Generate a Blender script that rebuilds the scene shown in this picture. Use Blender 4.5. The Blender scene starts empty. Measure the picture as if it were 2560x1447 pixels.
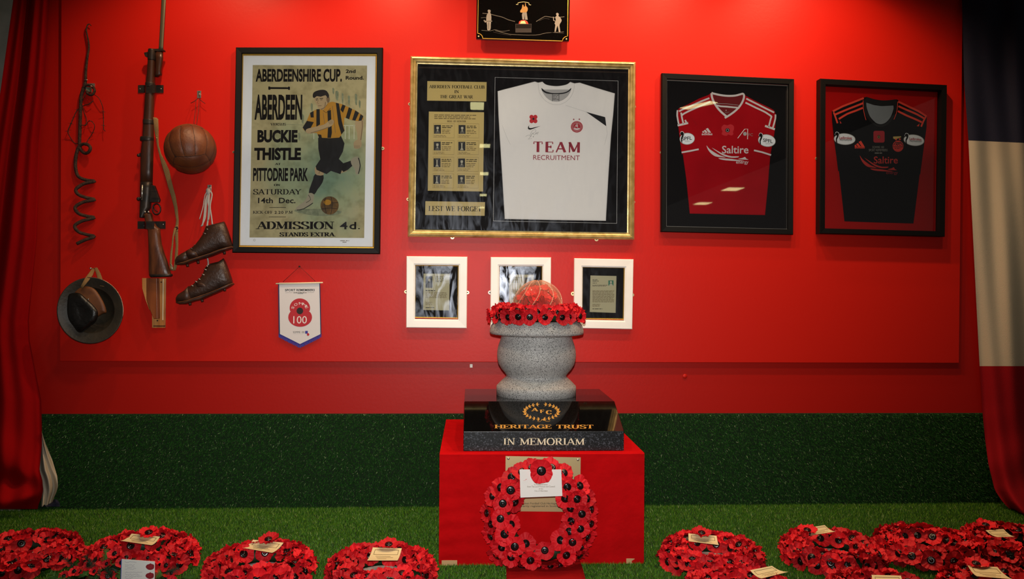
import bpy, bmesh, math, random
import numpy as np
from mathutils import Vector, Matrix, Euler
random.seed(7)
SC = bpy.context.scene
COL = SC.collection
R = math.radians
# ---------------------------------------------------------------- camera
FPX = 2000.0
CAM = Vector((0.0, -4.0, 1.11))
ROT = (Matrix.Rotation(R(-2.86), 3, 'Z') @ Matrix.Rotation(R(90 - 0.33), 3, 'X') @ Matrix.Rotation(R(0.4), 3, 'Z'))
cd = bpy.data.cameras.new('camera'); cam = bpy.data.objects.new('camera', cd); COL.objects.link(cam)
cd.sensor_width = 36.0; cd.lens = FPX / 2560 * 36.0; cd.clip_start = 0.02; cd.clip_end = 100
cam.matrix_world = Matrix.Translation(CAM) @ ROT.to_4x4()
SC.camera = cam
SC.view_settings.view_transform = 'Standard'; SC.view_settings.look = 'None'
SC.view_settings.exposure = 0.0; SC.view_settings.gamma = 1.0; SC.view_settings.use_curve_mapping = False
# ---------------------------------------------------------------- world and lights
wd = bpy.data.worlds.new('world'); SC.world = wd; wd.use_nodes = True
wd.node_tree.nodes['Background'].inputs[0].default_value = (1.0, 0.9, 0.78, 1)
wd.node_tree.nodes['Background'].inputs[1].default_value = 0.07

def spot(x, y, z, tx, tz, power, ang, blend=0.8, col=(1, .62, .34), ty=0.0, size=.03):
    l = bpy.data.lights.new('wash_or_fill_spot', 'SPOT'); l.energy = power; l.color = col
    l.spot_size = R(ang); l.spot_blend = blend; l.shadow_soft_size = size
    o = bpy.data.objects.new('wash_or_fill_spot', l); COL.objects.link(o); o.location = (x, y, z)
    o.rotation_euler = (Vector((tx, ty, tz)) - Vector((x, y, z))).to_track_quat('-Z', 'Y').to_euler()
    return o
# a row of warm ceiling spots grazing the wall
for x_, e_, n_ in ((-0.42, 36, 10), (0.53, 35, 8), (1.07, 38, 10), (1.68, 42, 8), (-1.25, 34, 1.5)):
    spot(x_, -0.62, 2.93, x_, 0, e_, 132, .6, ty=-.30)
    spot(x_, -0.36, 2.93, x_, 0, n_, 116, .25, ty=-.33)
# unseen fill spots added further back to lift the overall light
for x_ in (-1.0, -0.3, 1.3, 1.95):
    spot(x_, -1.25, 2.92, x_, 0, 22, 130, .8, col=(1, .9, .66), ty=-1.0, size=.06)
# the photographer's flash, just above the lens
lf = bpy.data.lights.new('camera_flash', 'SPOT'); lf.energy = 300; lf.color = (1, .98, .95); lf.spot_size = R(75); lf.spot_blend = 1.0; lf.shadow_soft_size = 0.022
of = bpy.data.objects.new('camera_flash', lf); COL.objects.link(of); of.location = CAM + Vector((0.0, 0.02, 0.12))
of.rotation_euler = (Vector((0.0, 0, 0.95)) - of.location).to_track_quat('-Z', 'Y').to_euler()

# ---------------------------------------------------------------- projection helpers (pixel of the photo -> point on a plane)
def ray(px, py):
    return (ROT @ Vector(((px - 1280) / FPX, -(py - 723.5) / FPX, -1.0)))
def W(px, py, d=0.0):
    r = ray(px, py); t = (-d - CAM.y) / r.y
    return CAM + r * t
def FL(px, py, h=0.0):
    r = ray(px, py); t = (h - CAM.z) / r.z
    return CAM + r * t
def C(pts, ox, oy, s):
    return [(ox + x / s, oy + y / s) for x, y in pts]
def lin(c): return c / 12.92 if c <= .04045 else ((c + .055) / 1.055) ** 2.4
def rgb(h):
    h = h.lstrip('#'); return tuple(lin(int(h[i:i + 2], 16) / 255) for i in (0, 2, 4)) + (1,)

# ---------------------------------------------------------------- materials
def nodes(m): return m.node_tree.nodes, m.node_tree.links
def mat(name, col, rough=.6, metal=0.0, spec=.5, col2=None, scale=20, det=3, bump=0, bscale=80, lo=.35, hi=.65, coat=0, sub=0, trans=0, stretch=None, sheen=0):
    m = bpy.data.materials.new(name); m.use_nodes = True; n, l = nodes(m); b = n['Principled BSDF']
    c = rgb(col) if isinstance(col, str) else col
    b.inputs['Base Color'].default_value = c; b.inputs['Roughness'].default_value = rough
    b.inputs['Metallic'].default_value = metal; b.inputs['Specular IOR Level'].default_value = spec
    b.inputs['Coat Weight'].default_value = coat; b.inputs['Coat Roughness'].default_value = .08
    b.inputs['Sheen Weight'].default_value = sheen
    tc = n.new('ShaderNodeTexCoord'); src = tc.outputs['Object']
    if stretch:
        mp = n.new('ShaderNodeMapping'); mp.inputs['Scale'].default_value = stretch; l.new(src, mp.inputs[0]); src = mp.outputs[0]
    if col2:
        t = n.new('ShaderNodeTexNoise'); t.inputs['Scale'].default_value = scale; t.inputs['Detail'].default_value = det; l.new(src, t.inputs['Vector'])
        r = n.new('ShaderNodeValToRGB'); r.color_ramp.elements[0].position = lo; r.color_ramp.elements[1].position = hi
        r.color_ramp.elements[0].color = c; r.color_ramp.elements[1].color = rgb(col2)
        l.new(t.outputs[0], r.inputs[0]); l.new(r.outputs[0], b.inputs['Base Color'])
    if bump:
        t = n.new('ShaderNodeTexNoise'); t.inputs['Scale'].default_value = bscale; t.inputs['Detail'].default_value = 4; l.new(src, t.inputs['Vector'])
        u = n.new('ShaderNodeBump'); u.inputs['Strength'].default_value = bump; u.inputs['Distance'].default_value = .01
        l.new(t.outputs[0], u.inputs['Height']); l.new(u.outputs[0], b.inputs['Normal'])
    return m
def glass_mat(name, smudge=.0, ior=1.45, bump=0, f0=1.0, tint=(1, 1, 1, 1)):
    m = bpy.data.materials.new(name); m.use_nodes = True; n, l = nodes(m); n.remove(n['Principled BSDF'])
    out = n['Material Output']; tr = n.new('ShaderNodeBsdfTransparent'); tr.inputs[0].default_value = tint
    gl = n.new('ShaderNodeBsdfGlossy'); gl.inputs['Roughness'].default_value = .015
    fr = n.new('ShaderNodeFresnel'); fr.inputs['IOR'].default_value = ior
    mx = n.new('ShaderNodeMixShader'); l.new(fr.outputs[0], mx.inputs[0]); l.new(tr.outputs[0], mx.inputs[1]); l.new(gl.outputs[0], mx.inputs[2])
    last = mx
    if smudge:
        g2 = n.new('ShaderNodeBsdfGlossy'); g2.inputs['Roughness'].default_value = .28; g2.inputs[0].default_value = (.8, .86, 1, 1)
        t = n.new('ShaderNodeTexNoise'); t.inputs['Scale'].default_value = 9; t.inputs['Detail'].default_value = 6; t.inputs['Distortion'].default_value = 1.5
        tc = n.new('ShaderNodeTexCoord'); mp = n.new('ShaderNodeMapping'); mp.inputs['Scale'].default_value = (2.4, 1, .8); l.new(tc.outputs['Object'], mp.inputs[0]); l.new(mp.outputs[0], t.inputs['Vector'])
        mr = n.new('ShaderNodeMapRange'); mr.inputs[1].default_value = .42; mr.inputs[2].default_value = .75; mr.inputs[4].default_value = smudge; l.new(t.outputs[0], mr.inputs[0])
        m2 = n.new('ShaderNodeMixShader'); l.new(mr.outputs[0], m2.inputs[0]); l.new(mx.outputs[0], m2.inputs[1]); l.new(g2.outputs[0], m2.inputs[2]); last = m2
    if bump:
        tc = n.new('ShaderNodeTexCoord'); t = n.new('ShaderNodeTexVoronoi'); t.inputs['Scale'].default_value = 45; l.new(tc.outputs['Object'], t.inputs['Vector'])
        u = n.new('ShaderNodeBump'); u.inputs['Strength'].default_value = bump; u.inputs['Distance'].default_value = .01
        l.new(t.outputs[0], u.inputs['Height']); l.new(u.outputs[0], gl.inputs['Normal'])
    l.new(last.outputs[0], out.inputs[0])
    return m
def dome_mat(name, base, edge, col='#f0c0a4'):
    m = bpy.data.materials.new(name); m.use_nodes = True; n, l = nodes(m); b = n['Principled BSDF']; out = n['Material Output']
    b.inputs['Base Color'].default_value = rgb(col); b.inputs['Roughness'].default_value = .08
    tr = n.new('ShaderNodeBsdfTransparent'); tr.inputs[0].default_value = (.97, .93, .9, 1)
    lw = n.new('ShaderNodeLayerWeight'); lw.inputs['Blend'].default_value = .25
    mr = n.new('ShaderNodeMapRange'); mr.inputs[3].default_value = base; mr.inputs[4].default_value = edge; l.new(lw.outputs['Facing'], mr.inputs[0])
    mx = n.new('ShaderNodeMixShader'); l.new(mr.outputs[0], mx.inputs[0]); l.new(tr.outputs[0], mx.inputs[1]); l.new(b.outputs[0], mx.inputs[2]); l.new(mx.outputs[0], out.inputs[0])
    return m
def speckle(name, base, dark, light, scale, rough, thr=(.36, .42, .60, .66), spec=.5):
    m = bpy.data.materials.new(name); m.use_nodes = True; n, l = nodes(m); b = n['Principled BSDF']
    b.inputs['Roughness'].default_value = rough; b.inputs['Specular IOR Level'].default_value = spec
    tc = n.new('ShaderNodeTexCoord'); t = n.new('ShaderNodeTexNoise'); t.inputs['Scale'].default_value = scale; t.inputs['Detail'].default_value = 3; t.inputs['Roughness'].default_value = .7
    l.new(tc.outputs['Object'], t.inputs['Vector'])
    r = n.new('ShaderNodeValToRGB'); e = r.color_ramp.elements
    e[0].position = thr[0]; e[0].color = rgb(dark); e[1].position = thr[1]; e[1].color = rgb(base)
    for p, c in ((thr[2], base), (thr[3], light)):
        k = e.new(p); k.color = rgb(c)
    l.new(t.outputs[0], r.inputs[0]); l.new(r.outputs[0], b.inputs['Base Color'])
    return m
def emit(name, col, s):
    m = bpy.data.materials.new(name); m.use_nodes = True; n, l = nodes(m); b = n['Principled BSDF']
    b.inputs['Base Color'].default_value = col; b.inputs['Emission Color'].default_value = col; b.inputs['Emission Strength'].default_value = s
    return m
M = {}
M['wall'] = mat('red_wall_paint', '#c2180b', .43, spec=.24, bump=.03, bscale=60)
M['wall_low'] = mat('red_wall_paint_lower', '#ac140a', .43, spec=.24, bump=.03, bscale=60)
M['concrete'] = mat('grey_concrete', '#b4b8ac', .9, col2='#cccec2', scale=9, bump=.3, bscale=30)
M['floor'] = mat('turf_backing', '#0c2408', .95)
M['ceil'] = mat('ceiling_paint', '#8a8378', .9)
M['black'] = mat('black_satin_frame', '#060505', .5, spec=.22)
M['blackboard'] = mat('black_mount_board', '#141112', .85, spec=.2)
M['redboard'] = mat('red_mount_board', '#cc0e0c', .85, spec=.1)
M['gold'] = mat('gold_leaf_frame', '#c8b47c', .36, metal=.55, col2='#a8935a', scale=30, stretch=(1, 1, 1), bump=.05, bscale=200)
M['goldbead'] = mat('gold_fillet', '#e2b24a', .35, metal=.6)
M['whiteframe'] = mat('white_painted_frame', '#fbfaf4', .4, col2='#efeee6', scale=5)
M['greyline'] = mat('silver_line', '#b9b4ae', .4)
M['glass'] = glass_mat('picture_glass', .012)
M['glass_clean'] = glass_mat('clean_picture_glass', 0)
M['glass_smudge'] = glass_mat('smudged_picture_glass', .035)
M['glass_haze'] = glass_mat('hazed_picture_glass', .11)
M['white'] = mat('white_card', '#e8e6e0', .8)
M['matwhite'] = mat('white_mount', '#fafafa', .8)
M['ink'] = mat('black_ink', '#15100e', .8, spec=.2)
M['inksoft'] = mat('faded_ink', '#6d5a3a', .8, spec=.2)
M['goldcard'] = mat('gold_card', '#cdb268', .5, spec=.4)
M['olivecard'] = mat('aged_card', '#bdb48c', .6)
M['brass'] = mat('polished_brass', '#cdb888', .38, metal=.75)
M['steel'] = mat('zinc_screw', '#c8c4b8', .3, metal=.9)
M['steeldark'] = mat('dark_steel', '#2a2624', .42, metal=.5, col2='#3c322b', scale=40)
M['rust'] = mat('rusted_iron', '#4a3226', .75, metal=.3, col2='#2e211b', scale=60, bump=.6, bscale=220)
M['walnut'] = mat('oiled_walnut', '#4a2715', .38, col2='#2e170c', scale=7, stretch=(3, 3, .5), bump=.1, bscale=60)
M['walnut2'] = mat('worn_walnut_butt', '#6b3c20', .35, col2='#3a1c0e', scale=9, stretch=(3, 3, .7), bump=.1, bscale=60)
M['pine'] = mat('varnished_pine', '#c98d4c', .45, col2='#a8682f', scale=8, stretch=(6, 6, .6))
M['teak'] = mat('stained_wood_wedge', '#8d4a20', .4, col2='#6d3414', scale=7, stretch=(5, 5, .5))
M['web'] = mat('khaki_webbing', '#8a6a3e', .85, bump=.4, bscale=400)
M['leather'] = mat('brown_leather_ball', '#6e3a18', .5, col2='#4c2410', scale=9, bump=.15, bscale=90)
M['seam'] = mat('dark_seam', '#24110a', .8)
M['bootleather'] = mat('dark_boot_leather', '#3a2316', .42, col2='#20120b', scale=11, bump=.25, bscale=70)
M['sole'] = mat('worn_sole_leather', '#4a2c1c', .45, col2='#2a1710', scale=20)
M['lace'] = mat('grey_bootlace', '#a9a49d', .8)
M['olive'] = mat('olive_helmet_paint', '#3a3226', .5, col2='#2a261f', scale=9, bump=.15, bscale=60)
M['liner'] = mat('black_helmet_liner', '#0e0c0b', .38, bump=.3, bscale=40)
M['tan'] = mat('tan_leather_band', '#7a4a24', .55, col2='#5a3218', scale=14)
M['rope'] = mat('red_brown_cord', '#4a1510', .8)
M['urn'] = speckle('grey_speckled_granite', '#a9a8a6', '#343434', '#c9c8c4', 260, .55, (.40, .46, .58, .66), .35)
M['granite'] = speckle('polished_black_granite', '#090909', '#030303', '#2c2e30', 210, .045, (.3, .4, .66, .74), .6)
M['graniteface'] = speckle('honed_black_granite', '#141618', '#060606', '#5a6068', 190, .3, (.3, .4, .54, .66), .5)
M['goldtext'] = mat('gilded_lettering', '#d3a04a', .38, metal=.4)
M['creamtext'] = mat('cream_lettering', '#e6dcb8', .6)
M['velvet'] = mat('red_velvet_cloth', '#c00b10', .9, col2='#b50a0e', scale=16, bump=.25, bscale=50, spec=.04)
M['runner'] = mat('dark_red_runner', '#93080a', .95, bump=.2, bscale=60, spec=.1)
M['petal'] = None
M['pblack'] = mat('black_poppy_centre', '#0a0a0b', .22, spec=.6)
M['pgrey'] = mat('grey_poppy_boss', '#2c2d30', .3)
M['green'] = mat('wreath_green_plastic', '#173014', .6)
M['pale'] = mat('pale_centre_disc', '#b9b4ae', .7)
M['creamcard'] = mat('cream_message_card', '#e3d2a0', .7)
M['plastic'] = glass_mat('clear_card_pocket', 0, 1.5)
M['flagblue'] = mat('navy_flag_cloth', '#0c1230', .85, bump=.2, bscale=300)
M['flagwhite'] = mat('off_white_flag_cloth', '#b7ad9a', .85, bump=.2, bscale=300)
M['flagred'] = mat('red_flag_cloth', '#8e0b16', .9, spec=.15, bump=.2, bscale=300)
M['flagred2'] = mat('crimson_flag_cloth', '#8e0508', .95, spec=.08, bump=.1, bscale=300)
M['shirtwhite'] = mat('white_jersey_cloth', '#f8f1e8', .85, bump=.12, bscale=26)
M['shirtred'] = mat('red_jersey_cloth', '#bd0f1c', .85, spec=.1, col2='#b00c18', scale=6, bump=.1, bscale=24)
M['shirtblack'] = mat('charcoal_jersey_cloth', '#17171a', .9, spec=.12, bump=.1, bscale=24)
M['collarblack'] = mat('black_rib', '#0c0b0d', .8)
M['lining'] = mat('grey_lining', '#8c8f92', .85)
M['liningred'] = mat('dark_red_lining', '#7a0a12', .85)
M['trimwhite'] = mat('white_trim', '#e6dcd6', .75)
M['coral'] = mat('coral_trim', '#ff4a30', .7)
M['coraldim'] = mat('coral_print', '#e03a30', .7)
M['badgered'] = mat('badge_red', '#b5202c', .7)
M['maroon'] = mat('maroon_print', '#a01f33', .7)
M['brightred'] = mat('poppy_print_red', '#d3202a', .7)
M['navyink'] = mat('navy_print', '#1e2250', .7)
M['bluefringe'] = mat('blue_fringe', '#3b3f9e', .8, bump=.5, bscale=300)
M['pennant'] = mat('white_satin_pennant', '#d9d4d2', .55, bump=.05, bscale=20)
M['silver'] = mat('silver_engraving', '#8f8a80', .5)
M['silverdim'] = mat('grey_engraving', '#2a2320', .7)
M['goldfig'] = mat('gold_engraving', '#b98a45', .5)
M['cream'] = mat('cream_highlight', '#f4e6a0', .5)
M['skin'] = mat('printed_skin', '#b39a72', .8)
M['skindark'] = mat('printed_skin_shadow', '#7d6548', .8)
M['hair'] = mat('printed_dark_hair', '#1d1410', .8)
M['amber'] = mat('printed_amber', '#b98425', .8)
M['pblk'] = mat('printed_black', '#15120f', .8)
M['pboot'] = mat('printed_boot', '#a39a80', .8)
M['pball'] = mat('printed_ball', '#7c5a2c', .8, col2='#4e3a20', scale=30)
M['pghost'] = mat('printed_pale_line', '#c9c9ac', .8)
M['psmoke'] = mat('printed_smoke', '#737a5e', .8, col2='#8f9474', scale=60)
M['photodark'] = mat('photo_dark', '#1c1a17', .7)
M['photomid'] = mat('photo_grey', '#5c584e', .7)
M['photolight'] = mat('photo_light', '#bdb59a', .7)
M['teal'] = mat('photo_teal', '#3f7a5e', .7)
M['timber'] = mat('raw_timber', '#c8a070', .8)
M['leaf'] = mat('conifer_green', '#2c5a1e', .7, col2='#4e7a2a', scale=30)
M['leafdark'] = mat('dark_leaf_green', '#17301a', .6)
M['rosered'] = mat('printed_rose', '#8e1a26', .7)
M['penink'] = mat('handwriting_ink', '#6f6a86', .8)
M['lamp'] = emit('ceiling_lamp_glow', (1, .93, .45, 1), 9)

def petal_mat():
    m = bpy.data.materials.new('red_paper_petal'); m.use_nodes = True; n, l = nodes(m); b = n['Principled BSDF']
    oi = n.new('ShaderNodeObjectInfo'); r = n.new('ShaderNodeValToRGB'); e = r.color_ramp.elements
    e[0].color = rgb('#b00c18'); e[1].color = rgb('#e01824'); l.new(oi.outputs['Random'], r.inputs[0])
    l.new(r.outputs[0], b.inputs['Base Color']); b.inputs['Roughness'].default_value = .62; b.inputs['Specular IOR Level'].default_value = .3
    tc = n.new('ShaderNodeTexCoord'); t = n.new('ShaderNodeTexNoise'); t.inputs['Scale'].default_value = 120; l.new(tc.outputs['Object'], t.inputs['Vector'])
    u = n.new('ShaderNodeBump'); u.inputs['Strength'].default_value = .35; u.inputs['Distance'].default_value = .004; l.new(t.outputs[0], u.inputs['Height']); l.new(u.outputs[0], b.inputs['Normal'])
    return m
M['petal'] = petal_mat()
def turf_mat(name, cols, bright):
    m = bpy.data.materials.new(name); m.use_nodes = True; n, l = nodes(m); b = n['Principled BSDF']
    g = n.new('ShaderNodeNewGeometry'); r = n.new('ShaderNodeValToRGB'); e = r.color_ramp.elements
    e[0].color = rgb(cols[0]); e[1].color = rgb(cols[1]); e[1].position = .6
    k = e.new(.97); k.color = rgb(cols[2]); k = e.new(.995); k.color = rgb(bright)
    l.new(g.outputs['Random Per Island'], r.inputs[0]); l.new(r.outputs[0], b.inputs['Base Color'])
    b.inputs['Roughness'].default_value = .5; b.inputs['Specular IOR Level'].default_value = .25
    return m
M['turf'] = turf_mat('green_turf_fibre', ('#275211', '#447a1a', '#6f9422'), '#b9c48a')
M['turfwall'] = turf_mat('shaded_turf_fibre', ('#10340f', '#1d5418', '#2f6a22'), '#a9bd90')  # same turf as the floor, shade between fibres put into darker greens
def poster_mat():
    m = bpy.data.materials.new('aged_poster_paper'); m.use_nodes = True; n, l = nodes(m); b = n['Principled BSDF']
    b.inputs['Roughness'].default_value = .8
    ge = n.new('ShaderNodeNewGeometry'); vm = n.new('ShaderNodeVectorMath'); vm.operation = 'DISTANCE'
    c = W(815, 440, .02); l.new(ge.outputs['Position'], vm.inputs[0]); vm.inputs[1].default_value = c
    t = n.new('ShaderNodeTexNoise'); t.inputs['Scale'].default_value = 7; t.inputs['Detail'].default_value = 6; l.new(ge.outputs['Position'], t.inputs['Vector'])
    ma = n.new('ShaderNodeMath'); ma.operation = 'MULTIPLY_ADD'; l.new(t.outputs[0], ma.inputs[0]); ma.inputs[1].default_value = .35; l.new(vm.outputs['Value'], ma.inputs[2])
    r = n.new('ShaderNodeValToRGB'); e = r.color_ramp.elements
    e[0].position = .22; e[0].color = rgb('#7c9478'); e[1].position = .52; e[1].color = rgb('#bcae80')
    k = e.new(.36); k.color = rgb('#a3aa82')
    l.new(ma.outputs[0], r.inputs[0])
    t2 = n.new('ShaderNodeTexNoise'); t2.inputs['Scale'].default_value = 22; t2.inputs['Detail'].default_value = 8; l.new(ge.outputs['Position'], t2.inputs['Vector'])
    r2 = n.new('ShaderNodeValToRGB'); r2.color_ramp.elements[0].position = .3; r2.color_ramp.elements[0].color = (.62, .62, .55, 1); r2.color_ramp.elements[1].position = .55
    l.new(t2.outputs[0], r2.inputs[0]); mx = n.new('ShaderNodeMixRGB'); mx.blend_type = 'MULTIPLY'; mx.inputs[0].default_value = .8
    l.new(r.outputs[0], mx.inputs[1]); l.new(r2.outputs[0], mx.inputs[2]); l.new(mx.outputs[0], b.inputs['Base Color'])
    return m
M['poster'] = poster_mat()

# ---------------------------------------------------------------- mesh builder
ORG = {}
class MB:
    def __init__(s): s.v = []; s.f = []; s.sm = []
    def add(s, vs, fs, smooth=False):
        k = len(s.v); s.v += [Vector(v) for v in vs]; s.f += [[i + k for i in f] for f in fs]; s.sm += [smooth] * len(fs); return s
    def box(s, c, size, rot=None, bev=0):
        c = Vector(c); h = Vector(size) / 2; vs = []
        for x in (-1, 1):
            for y in (-1, 1):
                for z in (-1, 1):
                    p = Vector((x * h.x, y * h.y, z * h.z)); vs.append(c + (rot @ p if rot else p))
        return s.add(vs, [(0, 1, 3, 2), (4, 6, 7, 5), (0, 4, 5, 1), (2, 3, 7, 6), (0, 2, 6, 4), (1, 5, 7, 3)])
    def tube(s, pts, r, n=8, closed=False, flat=1.0):
        pts = [Vector(p) for p in pts]; N = len(pts); rr = r if isinstance(r, (list, tuple)) else [r] * N
        vs = []; up = Vector((0.13, -1, 0.21)).normalized()
        for i, p in enumerate(pts):
            a = pts[(i - 1) % N] if (closed or i > 0) else p; b = pts[(i + 1) % N] if (closed or i < N - 1) else p
            t = (b - a).normalized(); u = up - t * up.dot(t)
            if u.length < 1e-3: u = Vector((1, 0, 0))
            u.normalize(); w = t.cross(u)
            for k in range(n):
                an = 2 * math.pi * k / n; vs.append(p + (u * math.cos(an) * flat + w * math.sin(an)) * rr[i])
        fs = []
        for i in range(N if closed else N - 1):
            j = (i + 1) % N
            for k in range(n): fs.append((i * n + k, i * n + (k + 1) % n, j * n + (k + 1) % n, j * n + k))
        if not closed: fs += [tuple(range(n))[::-1], tuple(range((N - 1) * n, N * n))]
        return s.add(vs, fs, True)
    def lathe(s, c, prof, n=48, sx=1, cap=True, M3=None):
        c = Vector(c); vs = []
        for r, z in prof:
            for k in range(n):
                a = 2 * math.pi * k / n; p = Vector((r * math.cos(a) * sx, r * math.sin(a), z)); vs.append(c + (M3 @ p if M3 else p))
        fs = []
        for i in range(len(prof) - 1):
            for k in range(n): fs.append((i * n + k, i * n + (k + 1) % n, (i + 1) * n + (k + 1) % n, (i + 1) * n + k))
        if cap: fs += [tuple(range(n))[::-1], tuple(range((len(prof) - 1) * n, len(prof) * n))]
        return s.add(vs, fs, True)
    def loft(s, secs, n=14, e=2.0):
        """secs: (ax,ay,bx,by,half_depth,centre_depth) in photo pixels / metres"""
        vs = []
        for ax, ay, bx, by, hd, dc in secs:
            A = W(ax, ay, dc); B = W(bx, by, dc); m = (A + B) / 2; h = (A - B) / 2
            for k in range(n):
                t = 2 * math.pi * k / n; c, q = math.cos(t), math.sin(t)
                c = math.copysign(abs(c) ** (2 / e), c); q = math.copysign(abs(q) ** (2 / e), q)
                vs.append(m + h * c + Vector((0, -1, 0)) * hd * q)
        fs = []
        for i in range(len(secs) - 1):
            for k in range(n): fs.append((i * n + k, i * n + (k + 1) % n, (i + 1) * n + (k + 1) % n, (i + 1) * n + k))
        fs += [tuple(range(n))[::-1], tuple(range((len(secs) - 1) * n, len(secs) * n))]
        return s.add(vs, fs, True)
    def prism(s, px, d0, d1, inset=0.0):
        """outline in pixels, extruded from depth d0 to d1 (metres off the wall)"""
        n = len(px); a = [W(x, y, d0) for x, y in px]; b = [Vector((p.x, -d1, p.z)) for p in a]
        return s.add(a + b, [tuple(range(n)), tuple(range(n, 2 * n))[::-1]] + [(i, (i + 1) % n, n + (i + 1) % n, n + i) for i in range(n)])
    def poly(s, px, d): return s.add([W(x, y, d) for x, y in px], [tuple(range(len(px)))])
    def build(s, name, m, parent=None, org=None, kind=None, label=None, bevel=0, subd=0):
        me = bpy.data.meshes.new(name)
        o = bpy.data.objects.new(name, me); COL.objects.link(o)
        L = ORG.get(parent.name, Vector((0, 0, 0))) if parent else (Vector(org) if org else Vector((0, 0, 0)))
        me.from_pydata([tuple(v - L) for v in s.v], [], s.f)
        me.polygons.foreach_set('use_smooth', s.sm)
        if m: me.materials.append(m)
        bm = bmesh.new(); bm.from_mesh(me)
        bmesh.ops.recalc_face_normals(bm, faces=bm.faces); bm.to_mesh(me); bm.free(); me.update()
        if bevel:
            b = o.modifiers.new('bevel', 'BEVEL'); b.width = bevel; b.segments = 2; b.limit_method = 'ANGLE'; b.angle_limit = R(35)
        if any(s.sm) and not all(s.sm): pass
        if any(s.sm): 
            try: me.shade_auto_smooth = True
            except Exception: pass
        if parent: o.parent = parent
        else: o.location = L
        ORG[o.name] = L
        if kind: o['kind'] = kind
        if label: o['label'] = label
        return o
def thing(name, label, cat, loc, group=None):
    o = bpy.data.objects.new(name, None); COL.objects.link(o); o.location = loc; o.empty_display_size = .05
    o['label'] = label; o['category'] = cat
    if group: o['group'] = group
    ORG[o.name] = Vector(loc); return o
def solo(mb, name, m, label, cat, loc, group=None, **k):
    o = mb.build(name, m, org=loc, **k); o['label'] = label; o['category'] = cat
    if group: o['group'] = group
    return o
def smooth_pts(p, k=4, closed=True):
    n = len(p); out = []
    rng = range(n) if closed else range(n - 1)
    for i in rng:
        g = (lambda j: p[j % n]) if closed else (lambda j: p[min(max(j, 0), n - 1)])
        p0, p1, p2, p3 = g(i - 1), g(i), g(i + 1), g(i + 2)
        for j in range(k):
            t = j / k
            out.append(tuple(.5 * (2 * b + (c - a) * t + (2 * a - 5 * b + 4 * c - d) * t * t + (-a + 3 * b - 3 * c + d) * t ** 3) for a, b, c, d in zip(p0, p1, p2, p3)))
    if not closed: out.append(tuple(p[-1]))
    return out
def circ(cx, cy, rx, ry=None, n=24, a0=0, a1=360):
    ry = ry or rx; full = abs(a1 - a0) >= 360; m = n if full else n + 1
    return [(cx + rx * math.cos(R(a0 + (a1 - a0) * i / n)), cy - ry * math.sin(R(a0 + (a1 - a0) * i / n))) for i in range(m)]

# ---------------------------------------------------------------- lettering
FCACHE = {}
def font_polys(s, bold=0.0):
    key = (s, bold)
    if key in FCACHE: return FCACHE[key]
    cu = bpy.data.curves.new('t', 'FONT'); cu.body = s; cu.size = 1; cu.offset = bold; cu.resolution_u = 3; cu.fill_mode = 'FRONT' if hasattr(cu, 'fill_mode') else cu.fill_mode
    o = bpy.data.objects.new('t', cu); COL.objects.link(o)
    dg = bpy.context.evaluated_depsgraph_get(); me = bpy.data.meshes.new_from_object(o.evaluated_get(dg))
    v = [(a.co.x, a.co.y) for a in me.vertices]; f = [tuple(p.vertices) for p in me.polygons]
    bpy.data.objects.remove(o); bpy.data.curves.remove(cu); bpy.data.meshes.remove(me)
    FCACHE[key] = (v, f); return v, f
def arc(cx, cy, rx, ry, a0, a1, n=10):
    return [(cx + rx * math.cos(R(a0 + (a1 - a0) * i / n)), cy + ry * math.sin(R(a0 + (a1 - a0) * i / n))) for i in range(n + 1)]
SP = [(.60, .76), (.56, .93), (.36, 1.0), (.16, .92), (.12, .74), (.22, .60), (.46, .46), (.64, .32), (.62, .10), (.38, 0), (.16, .06), (.10, .26)]
SP = smooth_pts(SP, 3, False)
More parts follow.
